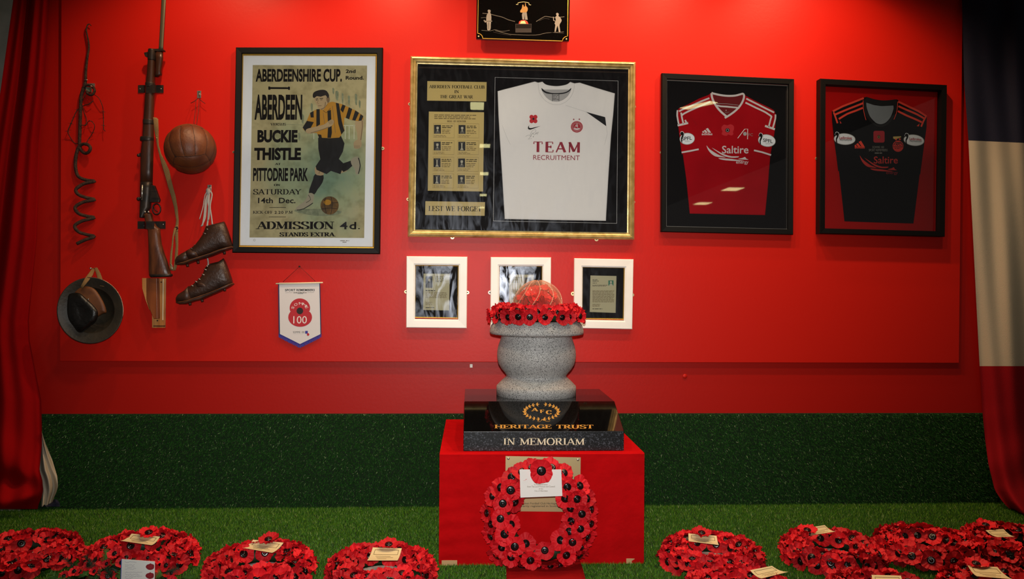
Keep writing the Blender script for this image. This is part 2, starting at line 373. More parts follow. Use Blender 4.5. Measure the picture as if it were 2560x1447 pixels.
# glyph: (advance, [ (polyline, weight) ... ], [serif (x, y)...]); weight t thick n thin a auto
G = {
 'A': (.86, [([(.08, 0), (.43, 1)], 'n'), ([(.43, 1), (.78, 0)], 't'), ([(.2, .34), (.66, .34)], 'n')], [(.08, 0), (.78, 0)]),
 'B': (.78, [([(.18, 0), (.18, 1)], 't'), ([(.18, 1), (.36, 1)] + arc(.36, .76, .26, .24, 90, -90) + [(.18, .52)], 'a'), ([(.18, .52), (.4, .52)] + arc(.4, .26, .28, .26, 90, -90) + [(.18, 0)], 'a')], [(.12, 0), (.12, 1)]),
 'C': (.82, [(arc(.44, .5, .34, .5, 48, 312, 18), 'a'), ([(.7, .7), (.7, 1)], 'n'), ([(.7, .3), (.7, .06)], 'n')], []),
 'D': (.86, [([(.18, 0), (.18, 1)], 't'), ([(.18, 1), (.36, 1)] + arc(.36, .5, .38, .5, 90, -90, 14) + [(.18, 0)], 'a')], [(.12, 0), (.12, 1)]),
 'E': (.74, [([(.18, 0), (.18, 1)], 't'), ([(.18, 1), (.64, 1), (.64, .8)], 'n'), ([(.18, .52), (.5, .52)], 'n'), ([(.5, .4), (.5, .64)], 'n'), ([(.18, 0), (.68, 0), (.68, .22)], 'n')], [(.12, 0), (.12, 1)]),
 'F': (.70, [([(.18, 0), (.18, 1)], 't'), ([(.18, 1), (.64, 1), (.64, .8)], 'n'), ([(.18, .52), (.5, .52)], 'n'), ([(.5, .4), (.5, .64)], 'n')], [(.18, 0), (.12, 1)]),
 'G': (.88, [(arc(.44, .5, .34, .5, 48, 320, 18), 'a'), ([(.7, .7), (.7, 1)], 'n'), ([(.72, .0), (.72, .42)], 't')], [(.72, .42)]),
 'H': (.92, [([(.18, 0), (.18, 1)], 't'), ([(.74, 0), (.74, 1)], 't'), ([(.18, .52), (.74, .52)], 'n')], [(.18, 0), (.18, 1), (.74, 0), (.74, 1)]),
 'I': (.42, [([(.21, 0), (.21, 1)], 't')], [(.21, 0), (.21, 1)]),
 'K': (.86, [([(.18, 0), (.18, 1)], 't'), ([(.18, .38), (.68, 1)], 'n'), ([(.36, .58), (.74, 0)], 't')], [(.18, 0), (.18, 1), (.68, 1), (.74, 0)]),
 'L': (.70, [([(.18, 0), (.18, 1)], 't'), ([(.18, 0), (.64, 0), (.64, .26)], 'n')], [(.12, 0), (.18, 1)]),
 'M': (1.06, [([(.16, 0), (.16, 1)], 'n'), ([(.16, 1), (.52, .08)], 't'), ([(.52, .08), (.88, 1)], 'n'), ([(.88, 0), (.88, 1)], 't')], [(.14, 0), (.12, 1), (.88, 0), (.92, 1)]),
 'N': (.92, [([(.16, 0), (.16, 1)], 'n'), ([(.16, 1), (.74, 0)], 't'), ([(.74, 0), (.74, 1)], 'n')], [(.16, 0), (.12, 1), (.74, 1)]),
 'O': (.90, [(arc(.45, .5, .36, .5, 0, 360, 26), 'a')], []),
 'P': (.74, [([(.18, 0), (.18, 1)], 't'), ([(.18, 1), (.38, 1)] + arc(.38, .74, .26, .26, 90, -90) + [(.18, .48)], 'a')], [(.18, 0), (.12, 1)]),
 'R': (.84, [([(.18, 0), (.18, 1)], 't'), ([(.18, 1), (.38, 1)] + arc(.38, .76, .25, .24, 90, -90) + [(.18, .52)], 'a'), ([(.42, .52), (.7, 0)], 't')], [(.18, 0), (.12, 1), (.74, 0)]),
 'S': (.74, [(SP, 'a'), ([(.62, .72), (.62, 1)], 'n'), ([(.1, .28), (.1, 0)], 'n')], []),
 'T': (.82, [([(.41, 0), (.41, 1)], 't'), ([(.08, .78), (.08, 1), (.74, 1), (.74, .78)], 'n')], [(.41, 0)]),
 'U': (.90, [([(.18, 1), (.18, .32)] + arc(.46, .32, .28, .32, 180, 360, 12)[1:] + [(.74, 1)], 'a')], [(.18, 1), (.74, 1)]),
 'V': (.84, [([(.1, 1), (.42, 0)], 't'), ([(.42, 0), (.74, 1)], 'n')], [(.1, 1), (.74, 1)]),
 'W': (1.16, [([(.1, 1), (.36, 0)], 't'), ([(.36, 0), (.58, .95)], 'n'), ([(.58, .95), (.82, 0)], 't'), ([(.82, 0), (1.06, 1)], 'n')], [(.1, 1), (.58, 1), (1.06, 1)]),
 'X': (.84, [([(.12, 1), (.72, 0)], 't'), ([(.12, 0), (.72, 1)], 'n')], [(.12, 0), (.12, 1), (.72, 0), (.72, 1)]),
 'Y': (.84, [([(.1, 1), (.42, .48)], 't'), ([(.74, 1), (.42, .48)], 'n'), ([(.42, 0), (.42, .5)], 't')], [(.1, 1), (.74, 1), (.42, 0)]),
 '.': (.3, [([(.08, .07), (.22, .07)], 'd')], []),
 '-': (.46, [([(.08, .42), (.38, .42)], 'n')], []),
}
def glyph_polys(s, thick=.17, thin=.06, serif=.16, track=0.0):
    V, Fc = [], []; x = 0.0
    def strip(pl, wt):
        n = len(pl); cl = (abs(pl[0][0] - pl[-1][0]) + abs(pl[0][1] - pl[-1][1])) < 1e-6; k0 = len(V)
        for i, p in enumerate(pl):
            a = pl[i - 1] if i > 0 else (pl[-2] if cl else p); b = pl[i + 1] if i < n - 1 else (pl[1] if cl else p)
            dx, dy = b[0] - a[0], b[1] - a[1]; L = math.hypot(dx, dy) or 1; dx /= L; dy /= L
            w = {'t': thick, 'n': thin, 'd': .14}.get(wt) or (thin + (thick - thin) * abs(dy) ** 1.5)
            V.append((x + p[0] - dy * w / 2, min(max(p[1] + dx * w / 2, -.01), 1.01))); V.append((x + p[0] + dy * w / 2, min(max(p[1] - dx * w / 2, -.01), 1.01)))
        for i in range(n - 1): Fc.append((k0 + 2 * i, k0 + 2 * i + 1, k0 + 2 * i + 3, k0 + 2 * i + 2))
    for ch in s:
        if ch == ' ': x += .45 + track; continue
        g = G.get(ch)
        if not g:
            v, f = font_polys(ch, .02); xs = [q[0] for q in v]; k0 = len(V)
            sc = 1 / .73
            for q in v: V.append((x + (q[0] - min(xs)) * sc + .06, q[1] * sc))
            for q in f: Fc.append(tuple(i + k0 for i in q))
            x += (max(xs) - min(xs)) * sc + .16 + track; continue
        for pl, wt in g[1]: strip(pl, wt)
        if serif:
            for sx, sy in g[2]:
                k0 = len(V); t = thin * .95; y0, y1 = (0, t) if sy < .2 else ((1 - t, 1) if sy > .8 else (sy - t / 2, sy + t / 2))
                V.extend([(x + sx - serif, y0), (x + sx + serif, y0), (x + sx + serif, y1), (x + sx - serif, y1)]); Fc.append((k0, k0 + 1, k0 + 2, k0 + 3))
        x += g[0] + track
    return V, Fc

class Art:
    """flat print on a plane parallel to the wall: d = depth of the sheet, lv = ink layer"""
    def __init__(s, parent, d, org=(0, 0, 1), step=.0004, plane=None): s.parent = parent; s.d = d; s.m = {}; s.t = org; s.step = step; s.pl = plane; s.n = 0
    def pt(s, x, y, d):
        if not s.pl: return W(x, y, d)
        p0, nn = s.pl; p0 = p0 + nn * (d - s.d); r = ray(x, y); return CAM + r * ((p0 - CAM).dot(nn) / r.dot(nn))
    def c(s, pts): ox, oy, k = s.t; return [(ox + x / k, oy + y / k) for x, y in pts]
    def mb(s, part, m): return s.m.setdefault((part, m), MB())
    def poly(s, pts, m, lv=1, part='print', sm=0):
        if sm: pts = smooth_pts(pts, sm)
        s.mb(part, m).add([s.pt(x, y, s.d + lv * s.step) for x, y in s.c(pts)], [tuple(range(len(pts)))])
    def rect(s, x0, y0, x1, y1, m, lv=1, part='print'): s.poly([(x0, y0), (x1, y0), (x1, y1), (x0, y1)], m, lv, part)
    def line(s, pts, w, m, lv=2, part='print', sm=0, closed=False):
        if sm: pts = smooth_pts(pts, sm, closed)
        if closed: pts = list(pts) + [pts[0]]
        p = s.c(pts); k = s.t[2]; n = len(p); L = []; Rr = []
        ww = w if isinstance(w, (list, tuple)) else [w] * n
        for i in range(n):
            a = p[max(i - 1, 0)] if not closed else p[i - 1 if i else -2]; b = p[min(i + 1, n - 1)] if not closed else p[i + 1 if i < n - 1 else 1]
            dx, dy = b[0] - a[0], b[1] - a[1]; q = math.hypot(dx, dy) or 1; h = ww[min(i, len(ww) - 1)] / k / 2
            L.append((p[i][0] - dy / q * h, p[i][1] + dx / q * h)); Rr.append((p[i][0] + dy / q * h, p[i][1] - dx / q * h))
        B = s.mb(part, m); d = s.d + lv * s.step
        P = [s.pt(x, y, d) for x, y in L] + [s.pt(x, y, d) for x, y in Rr]
        B.add(P, [(i, n + i, n + i + 1, i + 1) for i in range(n - 1)])
    def text(s, t, x0, y0, x1, y1, m, lv=3, part='lettering', rise=0, lean=None, bold=0.0, serif=None, thick=.17, thin=.06, ser=.15, track=0.0, arcf=None):
        v, f = glyph_polys(t, thick, thin, ser, track) if serif else font_polys(t, bold)
        if not v: return
        xs = [q[0] for q in v]; ys = [q[1] for q in v]; a, b, c, e = min(xs), max(xs), min(ys), max(ys)
        if lean is None: lean = .016 * (y1 - y0)
        pts = []
        for X, Y in v:
            u = (X - a) / (b - a); w = (Y - c) / (e - c)
            pts.append(arcf(u, w) if arcf else (x0 + u * (x1 - x0) + lean * (w - .5), y1 + (y0 - y1) * w + rise * u))
        d = s.d + lv * s.step
        if part == 'lettering': s.n += 1
        s.mb((part, s.n) if part == 'lettering' else part, m).add([s.pt(x, y, d) for x, y in s.c(pts)], f)
    def words(s, x0, y0, x1, y1, n, m, h=.45, lv=2, part='small_print', seed=0, ragged=.3, rise=0):
        rr = random.Random(seed + int(x0 * 7 + y0)); st = (y1 - y0) / n
        for i in range(n):
            y = y0 + st * (i + .3); x = x0; end = x1 - (x1 - x0) * ragged * rr.random()
            while x < end:
                w = st * rr.uniform(.8, 3.2); e = min(x + w, end)
                k = rise * (x - x0) / max(x1 - x0, 1)
                s.poly([(x, y + k), (e, y + k), (e, y + st * h + k), (x, y + st * h + k)], m, lv, part); x = e + st * .4
    def build(s):
        for (part, m), b in s.m.items():
            nm = part[0] if isinstance(part, tuple) else part
            b.build(nm, m, s.parent, kind='stuff' if nm in ('small_print', 'box_rules', 'lettering', 'portrait', 'size_label_print', 'stitching') else None)

def frame(parent, px, prof, m, d0, name='frame'):
    """mitred moulding: px = outer TL,TR,BR,BL in pixels; prof = [(inset m, height m off d0)]"""
    c = [W(x, y, d0) for x, y in px]; b = MB(); n = len(prof); vs = []
    for i in range(4):
        p = c[i]; a = (c[i - 1] - p).normalized(); e = (c[(i + 1) % 4] - p).normalized()
        for w, h in prof: vs.append(p + (a + e) * w + Vector((0, -h, 0)))
    fs = []
    for i in range(4):
        j = (i + 1) % 4
        for k in range(n - 1): fs.append((i * n + k, i * n + k + 1, j * n + k + 1, j * n + k))
    b.add(vs, fs); return b.build(name, m, parent)
def pillow(px, d0, hs, sc):
    b = MB(); n = len(px); cx = sum(p[0] for p in px) / n; cy = sum(p[1] for p in px) / n; vs = []
    for s_, h in zip(sc, hs):
        for x, y in px: vs.append(W(cx + (x - cx) * s_, cy + (y - cy) * s_, d0 + h))
    k = len(hs)
    b.add(vs, [(j * n + i, j * n + (i + 1) % n, (j + 1) * n + (i + 1) % n, (j + 1) * n + i) for j in range(k - 1) for i in range(n)] + [tuple(range((k - 1) * n, k * n))], True)
    return b
def quad_slab(px, d0, d1): return MB().prism(px, d0, d1)
BD = .018   # front of the display board, metres off the wall
def bracket(parent, px, py, side, m=None, r=4.2, d=BD):
    """small mirror plate screwed to the board; side = direction it points"""
    dx, dy = {'l': (-1, 0), 'r': (1, 0), 't': (0, -1), 'b': (0, 1)}[side]
    pts = []
    for k in range(13):
        a = -90 + 180 * k / 12
        u, v = math.cos(R(a)) * r, math.sin(R(a)) * r
        pts.append((px + dx * u - dy * v, py + dy * u + dx * v))
    pts += [(px - dx * 8 + dy * r, py - dy * 8 - dx * r), (px - dx * 8 - dy * r, py - dy * 8 + dx * r)][::-1]
    b = MB().prism(pts, d, d + .003).build('hanging_bracket', m or M['brass'], parent)
    p = W(px, py, d + .003)
    MB().lathe(p, [(.0034, 0), (.0034, .0012), (.002, .002)], 10, M3=Matrix.Rotation(R(90), 3, 'X')).build('screw', M['steeldark'], b)

# ================================================================ the setting
def struct(b, name, m, **k): return b.build(name, m, kind='structure', **k)
XL, XR = W(58, 700).x, 4.2
struct(MB().box(((XL + XR) / 2, .06, 1.5), (XR - XL, .12, 3.0)), 'wall_back', M['wall_low'])
struct(MB().box(((XL - 3.4) / 2, .03, 1.5), (XL + 3.4, .10, 3.0)), 'wall_left', M['concrete'])
struct(MB().box((.4, -4.4, -.05), (8.4, 9.0, .1)), 'floor', M['floor'])
struct(MB().box((.4, -8.4, 3.05), (8.4, 17.0, .1)), 'ceiling', M['ceil'])

def turf(name, n, region, base, h0, h1, m, wall=False, parent=None, seed=3):
    rg = np.random.default_rng(seed); x0, x1, a0, a1 = region
    X = rg.uniform(x0, x1, n); A = rg.uniform(a0, a1, n); th = rg.uniform(0, 2 * np.pi, n); w = rg.uniform(.0007, .0014, n)
    h = rg.uniform(h0, h1, n); lx = rg.normal(0, .0042, n); la = rg.normal(0, .0042, n)
    v = np.zeros((n, 3, 3)); c, s = np.cos(th) * w, np.sin(th) * w
    if wall:
        la = la - .003
        for k, sg in ((0, -1), (1, 1)): v[:, k, 0] = X + sg * c; v[:, k, 1] = -base; v[:, k, 2] = A + sg * s
        v[:, 2, 0] = X + lx; v[:, 2, 1] = -base - h; v[:, 2, 2] = A + la
    else:
        for k, sg in ((0, -1), (1, 1)): v[:, k, 0] = X + sg * c; v[:, k, 1] = A + sg * s; v[:, k, 2] = base
        v[:, 2, 0] = X + lx; v[:, 2, 1] = A + la; v[:, 2, 2] = base + h
    me = bpy.data.meshes.new(name); me.vertices.add(3 * n); me.vertices.foreach_set('co', v.reshape(-1))
    me.loops.add(3 * n); me.loops.foreach_set('vertex_index', np.arange(3 * n, dtype=np.int32))
    me.polygons.add(n); me.polygons.foreach_set('loop_start', np.arange(0, 3 * n, 3, dtype=np.int32)); me.update(calc_edges=True)
    me.materials.append(m); o = bpy.data.objects.new(name, me); COL.objects.link(o); o['kind'] = 'stuff'
    if parent: o.parent = parent
    return o
xa, xb = W(60, 1200).x, W(2620, 1200).x
zt = W(1300, 1033).z
fl = turf('turf_pile', 420000, (xa - .1, xb + .2, -1.12, -.015), 0, .008, .014, M['turf'])
fl['label'] = 'bright green artificial turf covering the floor under the wreaths'; fl['category'] = 'turf'
tw = thing('turf_wall_strip', 'artificial turf strip in shade-darkened green fixed upright along the bottom of the red wall', 'turf', (0, 0, 0))
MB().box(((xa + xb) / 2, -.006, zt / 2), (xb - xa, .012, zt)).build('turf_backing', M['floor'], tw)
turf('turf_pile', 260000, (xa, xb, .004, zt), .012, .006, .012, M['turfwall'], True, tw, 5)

# red display board screwed to the wall
bl, br_ = W(151, 500, BD).x, W(2402, 500, BD).x
bz0 = (W(151, 900, BD).z + W(2402, 910, BD).z) / 2
solo(MB().box(((bl + br_) / 2, -BD / 2 - .0005, (bz0 + 2.86) / 2), (br_ - bl, BD - .001, 2.86 - bz0)), 'display_board', M['wall'],
     'large smooth bright red board carrying the framed shirts and relics', 'display board', (0, 0, bz0), bevel=.002)
for px, py, t in ((1178, 914, 'small white plastic clip under the bottom edge of the red board'),):
    p = W(px, py, 0)
    solo(MB().box(p + Vector((0, -.005, 0)), (.014, .012, .018)), 'cable_clip', M['white'], t, 'clip', p, bevel=.002)
p = W(1712, 940, 0)
solo(MB().lathe(p, [(.011, 0), (.011, .003), (.007, .005)], 16, M3=Matrix.Rotation(R(90), 3, 'X')), 'wall_plug', M['wall'], 'small round red painted cap on the lower wall right of the urn', 'cap', p)

# ================================================================ flags
def interp(t, tab):
    if t <= tab[0][0]: return tab[0][1]
    for (a, u), (b, w) in zip(tab, tab[1:]):
        if t <= b: return u + (w - u) * (t - a) / (b - a)
    return tab[-1][1]
def cloth(y0, y1, xl, xr, df, nu, nv, edge=None):
    b = MB(); vs = []
    for j in range(nv + 1):
        v = y0 + (y1 - y0) * j / nv; l, r = interp(v, xl), interp(v, xr)
        for i in range(nu + 1):
            u = i / nu; x = l + (r - l) * u; yy = v + (edge(u, v) if edge else 0); p = W(x, yy, df(u, v)); p.z = max(p.z, .012); vs.append(p)
    n = nu + 1
    return b.add(vs, [(j * n + i, j * n + i + 1, (j + 1) * n + i + 1, (j + 1) * n + i) for j in range(nv) for i in range(nu)], True)
# right flag: blue, white, red
fr = thing('tricolour_flag', 'large blue, white and red flag hanging at the right end of the wall', 'flag', (W(2520, 1300, .2).x, -.1, .012))
XLr = [(-160, 2402), (0, 2405), (200, 2410), (350, 2421), (500, 2428), (800, 2443), (915, 2449), (1040, 2457), (1100, 2463), (1160, 2471), (1225, 2487), (1255, 2507), (1278, 2530), (1330, 2552)]
XRr = [(-160, 2700), (1330, 2720)]
def dr(u, v):
    lo = max(0, (v - 1000) / 280); e = math.exp(-(u / .1) ** 2)
    fold = .012 * math.sin(u * 15 + v * .004) + .008 * math.sin(u * 29 + 1.3 - v * .003)
    return .07 + fold - .035 * e + (.13 * min(lo, 1) ** 2) * (1 + .3 * math.sin(u * 9)) + .010 * math.sin(v * .05 + u * 4) * min(lo, 1)
eb = lambda u, v: 8 * u if 300 < v < 400 else 0
for nm, a, b_, m in (('blue_band', -160, 351, 'flagblue'), ('white_band', 351, 915, 'flagwhite'), ('red_band', 915, 1310, 'flagred')):
    cloth(a, b_, XLr, XRr, dr, 60, 40, (lambda u, v: 9 * min(1, u * 1.4) * math.exp(-((v - 351) / 90) ** 2))).build(nm, M[m], fr)
MB().tube([W(2396, -166, .07), W(2720, -166, .07)], .008).build('hanging_rod', M['steeldark'], fr)
# left flag
flg = thing('red_flag', 'dark red draped flag with white fold at its foot, left end of wall', 'flag', (W(50, 1270, .05).x, -.1, .012))
XLl = [(-160, 45), (0, 33), (250, -2), (500, -40), (800, -80), (1290, -90)]
XRl = [(-160, 128), (0, 124), (200, 115), (350, 100), (480, 96), (600, 92), (700, 82), (800, 72), (850, 74), (940, 91), (1000, 103), (1070, 105), (1110, 105), (1150, 101), (1175, 99), (1200, 106), (1225, 108), (1245, 103), (1262, 96), (1290, 92)]
def dl(u, v):
    lo = max(0, (v - 900) / 370)
    f = .018 * math.sin(u * 11 + v * .0015) + .012 * math.sin(u * 21 + 2 + v * .002)
    sw = .05 * lo * math.exp(-((v - 1090 - 150 * (u - .2)) / 60) ** 2) + .06 * lo * math.exp(-((v - 1215 - 40 * math.sin(u * 3.0)) / 26) ** 2)
    sw -= .03 * lo * math.exp(-((v - 1165 - 60 * u) / 22) ** 2)
    e = math.exp(-((1 - u) / .05) ** 2)
    return .075 + f + sw + .05 * lo - .03 * e
cloth(-160, 1272, XLl, XRl, dl, 60, 200).build('red_band', M['flagred2'], flg)
wl = [(1078, 104), (1100, 104), (1150, 99), (1175, 98), (1200, 105), (1225, 107), (1240, 105), (1262, 102)]
wr = [(1078, 104.5), (1090, 108), (1110, 115), (1125, 121), (1150, 131), (1190, 143), (1215, 145), (1230, 141), (1245, 134), (1262, 128)]
cloth(1078, 1264, wl, wr, lambda u, v: .05 + .02 * math.sin(u * 6 + v * .01) + .012 * math.sin(u * 13 - v * .04), 24, 40, lambda u, v: 3 * math.sin(u * 14) * max(0, (v - 1240) / 24)).build('white_band', M['flagwhite'], flg)
cloth(1248, 1266, [(1248, 134), (1256, 130), (1266, 104)], [(1248, 142), (1256, 149), (1266, 150)], lambda u, v: .045 + .02 * math.sin(u * 3.1), 12, 6).build('blue_band', M['flagblue'], flg)
MB().tube([W(-60, -166, .08), W(130, -166, .08)], .008).build('hanging_rod', M['steeldark'], flg)

# ================================================================ black engraved plaque at the top
pl = thing('engraved_plaque', 'polished black stone plaque with engraved soldiers at the top of the wall', 'plaque', W(1306, 60, .05))
pq = [(1194, -230), (1428, -230), (1421.5, 105.5), (1190.5, 100)]
quad_slab(pq, BD + .03, BD + .05).build('slab', M['granite'], pl, bevel=.0015)
for x, y in ((1240, 20), (1370, 20), (1240, -200), (1370, -200)):
    MB().lathe(W(x, y, BD + .03), [(.012, -.03), (.012, 0)], 14, M3=Matrix.Rotation(R(90), 3, 'X')).build('standoff', M['steel'], pl)
A = Art(pl, BD + .05, (1140, 0, 7.53))
gl_ = [(430, -1600), (423, -300), (408, 628)] + circ(408, 722, 95, 94, 8, 88, 2) + [(503, 722), (2003, 772)] + [(2010, 740), (2030, 712), (2060, 690), (2100, 680), (2113, -300), (2125, -1600)]
A.line(gl_, 13, M['goldbead'], 2, 'gold_border')
# corner scallops follow the border; boss screws
for x, y in ((425, 686), (2078, 738)):
    q = A.c([(x, y)])[0]
    MB().lathe(W(q[0], q[1], BD + .05), [(.0045, 0), (.0045, .0015), (.003, .003)], 12, M3=Matrix.Rotation(R(90), 3, 'X')).build('screw', M['brass'], pl)
A.poly([(620, 180), (655, 200), (645, 235), (662, 280), (665, 380), (655, 470), (648, 560), (590, 565), (585, 470), (570, 400), (575, 290), (605, 240), (595, 200)], M['silver'], 3, 'engraved_soldier', 2)
A.line([(520, 388), (575, 400), (680, 398)], 14, M['silver'], 3, 'engraved_soldier'); A.line([(525, 380), (560, 420)], 22, M['silver'], 3, 'engraved_soldier')
A.line([(615, 420), (612, 550)], 6, M['ink'], 4, 'engraved_soldier')
A.poly([(1905, 240), (1935, 262), (1928, 300), (1965, 330), (1990, 390), (1955, 450), (1950, 500), (1965, 600), (1935, 600), (1912, 480), (1880, 590), (1855, 590), (1870, 470), (1855, 440), (1880, 380), (1870, 320), (1895, 295), (1882, 262)], M['silver'], 3, 'engraved_sentry', 2)
A.line([(1830, 315), (1838, 385), (1880, 400)], 14, M['silver'], 3, 'engraved_sentry')
for ln, w in (([(500, 250), (620, 262), (760, 295), (880, 325), (980, 370), (1110, 405)], 12), ([(470, 335), (560, 330), (600, 350)], 8), ([(1510, 405), (1640, 325), (1700, 310), (1860, 330), (2040, 315)], 12), ([(1560, 395), (1660, 350), (1760, 360)], 7),
              ([(480, 570), (640, 580), (740, 560), (860, 590), (1010, 570)], 8), ([(740, 575), (900, 620), (1080, 650), (1500, 660), (1700, 620), (2030, 600)], 9), ([(1790, 610), (2030, 628)], 7), ([(700, 600), (860, 640), (1040, 665)], 5)):
    A.line(ln, w, M['silverdim'] if w < 8 else M['photomid'], 2, 'engraved_hills', 3)
A.rect(1118, 448, 1422, 612, M['silverdim'], 2, 'engraved_memorial'); A.rect(1128, 458, 1415, 530, M['ink'], 3, 'engraved_memorial')
A.poly([(1180, 448), (1190, 405), (1230, 380), (1300, 378), (1340, 400), (1362, 448)], M['coral'], 3, 'engraved_memorial'); A.poly([(1205, 446), (1225, 400), (1290, 390), (1320, 446)], M['cream'], 4, 'engraved_memorial')
A.poly([(1250, 90), (1272, 95), (1280, 130), (1300, 110), (1300, 60), (1312, 60), (1318, 110), (1345, 140), (1352, 180), (1330, 230), (1280, 235), (1215, 235), (1210, 200), (1235, 165), (1245, 130)], M['goldfig'], 3, 'engraved_statue', 2)
A.poly([(1255, 232), (1330, 228), (1350, 372), (1300, 372), (1288, 270), (1285, 372), (1250, 365), (1240, 280)], M['silver'], 3, 'engraved_statue')
A.line([(1130, 80), (1170, 85), (1165, 55), (1270, 35), (1370, 55), (1375, 88), (1412, 92)], 9, M['cream'], 3, 'engraved_scroll', 2)
A.build()

# ================================================================ framed poster
GR = '''poster_frame'''
po = thing('framed_poster', 'black framed vintage football match poster with a running player in amber and black stripes', 'poster', W(767, 635, .02))
pc = [(593.5, 122), (958.5, 122.5), (951, 635.5), (584.5, 632)]
frame(po, pc, [(0, 0), (0, .024), (.004, .028), (.027, .026), (.030, .018)], M['black'], BD)
frame(po, [(605.5, 136), (944, 137.5), (936.5, 621), (597, 617.5)], [(.0, .018), (.004, .016), (.0085, .012), (.0085, .008)], M['goldbead'], BD, 'gilt_slip')
quad_slab([(608, 139), (941, 140), (934, 618), (600, 615)], BD + .002, BD + .007).build('mount_board', M['matwhite'], po)
quad_slab([(632, 162.7), (917.7, 164), (910.4, 594.8), (623.9, 593.6)], BD + .007, BD + .0082).build('poster_sheet', M['poster'], po)
A = Art(po, BD + .0082, (560, 100, 2.5833), .0003); K = M['ink']
B5 = .03
A.text('ABERDEENSHIRE CUP.', 205, 186, 762, 270, K, bold=.035); A.text('2nd', 786, 190, 850, 213, K, bold=.03); A.text('Round.', 786, 232, 903, 256, K, bold=.03)
A.line([(296, 310), (418, 311)], 12, K); A.poly([(286, 300), (298, 300), (300, 322), (286, 320)], K); A.poly([(414, 300), (426, 302), (426, 322), (414, 322)], K)
A.text('ABERDEEN', 198, 352, 505, 515, K, bold=.035); A.text('VERSUS', 300, 536, 400, 552, K, serif=1, thick=.2, thin=.09)
A.text('BUCKIE', 216, 580, 475, 662, K, bold=.05); A.text('THISTLE', 195, 695, 497, 776, K, bold=.05)
A.text('AT', 328, 794, 366, 806, K, serif=1, thick=.28, thin=.14, ser=.2)
A.text('PITTODRIE PARK', 188, 825, 543, 912, K, bold=.035)
A.text('ON', 322, 930, 363, 942, K, serif=1, thick=.28, thin=.14, ser=.2)
A.text('SATURDAY', 188, 963, 500, 997, K, serif=1, thick=.17, thin=.09, ser=.14)
A.text('14th  Dec.', 220, 1018, 462, 1054, K, bold=.02)
A.line([(293, 1081), (400, 1081)], 3, K); A.line([(290, 1142), (400, 1142)], 3, K)
A.text('KICK-OFF 2.20 P.M', 188, 1103, 443, 1122, K, serif=1, thick=.18, thin=.09)
A.text('ADMISSION 4d.', 205, 1172, 877, 1222, K, serif=1, thick=.24, thin=.08, ser=.18); A.text('STANDS EXTRA.', 358, 1242, 720, 1268, K, serif=1, thick=.27, thin=.13, ser=.19)
F_ = 'printed_player'
for x, y, w, h in ((720, 330, 20, 60), (760, 345, 12, 70), (800, 360, 14, 60), (845, 350, 16, 70), (870, 390, 12, 50), (500, 480, 16, 60), (480, 600, 12, 50), (700, 310, 12, 40), (560, 410, 14, 50)):
    A.poly([(x, y), (x + w, y + 6), (x + w * .8, y + h), (x + 2, y + h * .8)], M['psmoke'], 1, 'print', 2)
for x in (783, 808, 840, 580, 610): A.line([(x, 553), (x, 640)], 5, M['pghost'], 1)
A.line([(772, 552), (900, 553)], 5, M['pghost'], 1); A.line([(400, 545), (560, 550)], 2, M['psmoke'], 1)
A.poly([(460, 1095), (620, 1090), (760, 1105), (720, 1130), (600, 1135), (480, 1115)], M['psmoke'], 1, 'print', 2)
A.poly([(752, 845), (800, 820), (792, 848), (756, 860)], M['skin'], 2, F_); A.poly([(758, 800), (822, 778), (836, 806), (800, 838), (772, 852), (752, 832)], M['pblk'], 3, F_)
A.poly([(820, 772), (850, 753), (872, 758), (880, 800), (870, 862), (850, 866), (845, 832), (824, 805)], M['pboot'], 4, F_, 2); A.line([(868, 760), (880, 810), (868, 864)], 6, M['pblk'], 5, F_, 2)
A.poly([(588, 866), (642, 870), (636, 920), (606, 962), (582, 998), (548, 986), (560, 940), (575, 900)], M['pblk'], 3, F_, 2)
A.poly([(592, 818), (640, 838), (642, 872), (600, 872), (586, 850)], M['skin'], 4, F_, 2); A.line([(600, 835), (620, 845), (612, 862)], 4, M['skindark'], 5, F_)
A.poly([(548, 988), (580, 995), (577, 1040), (560, 1062), (510, 1087), (478, 1102), (464, 1090), (480, 1070), (515, 1045), (538, 1012)], M['pboot'], 4, F_, 2); A.line([(470, 1098), (515, 1090), (575, 1052)], 5, M['pblk'], 5, F_, 2); A.line([(545, 1000), (560, 1030), (530, 1050)], 3, M['pblk'], 5, F_, 2)
A.poly([(608, 630), (680, 634), (754, 616), (778, 668), (768, 720), (742, 768), (775, 800), (752, 866), (690, 845), (662, 866), (598, 838), (592, 815), (622, 770), (609, 700)], M['pblk'], 5, F_)
A.poly([(556, 470), (600, 446), (645, 452), (672, 405), (700, 398), (765, 415), (850, 455), (898, 488), (902, 512), (868, 524), (830, 518), (778, 500), (772, 560), (780, 580), (758, 612), (745, 630), (690, 634), (612, 630), (600, 600), (560, 602), (516, 582), (508, 565), (535, 520)], M['amber'], 6, F_)
for q in ([(597, 447), (618, 446), (620, 545), (596, 560)], [(668, 460), (690, 450), (697, 600), (690, 632), (668, 632), (672, 560)], [(722, 405), (742, 410), (760, 520), (770, 560), (778, 585), (758, 610), (738, 540)], [(765, 416), (785, 424), (768, 470), (752, 450)],
          [(806, 434), (828, 445), (808, 512), (786, 502)], [(848, 454), (872, 470), (848, 521), (828, 516)], [(882, 478), (900, 492), (888, 520), (868, 522)], [(508, 565), (535, 522), (580, 530), (560, 568), (530, 596)], [(606, 608), (628, 612), (632, 632), (612, 630)], [(556, 470), (578, 458), (580, 500), (560, 500)]):
    A.poly(q, M['pblk'], 7, F_)
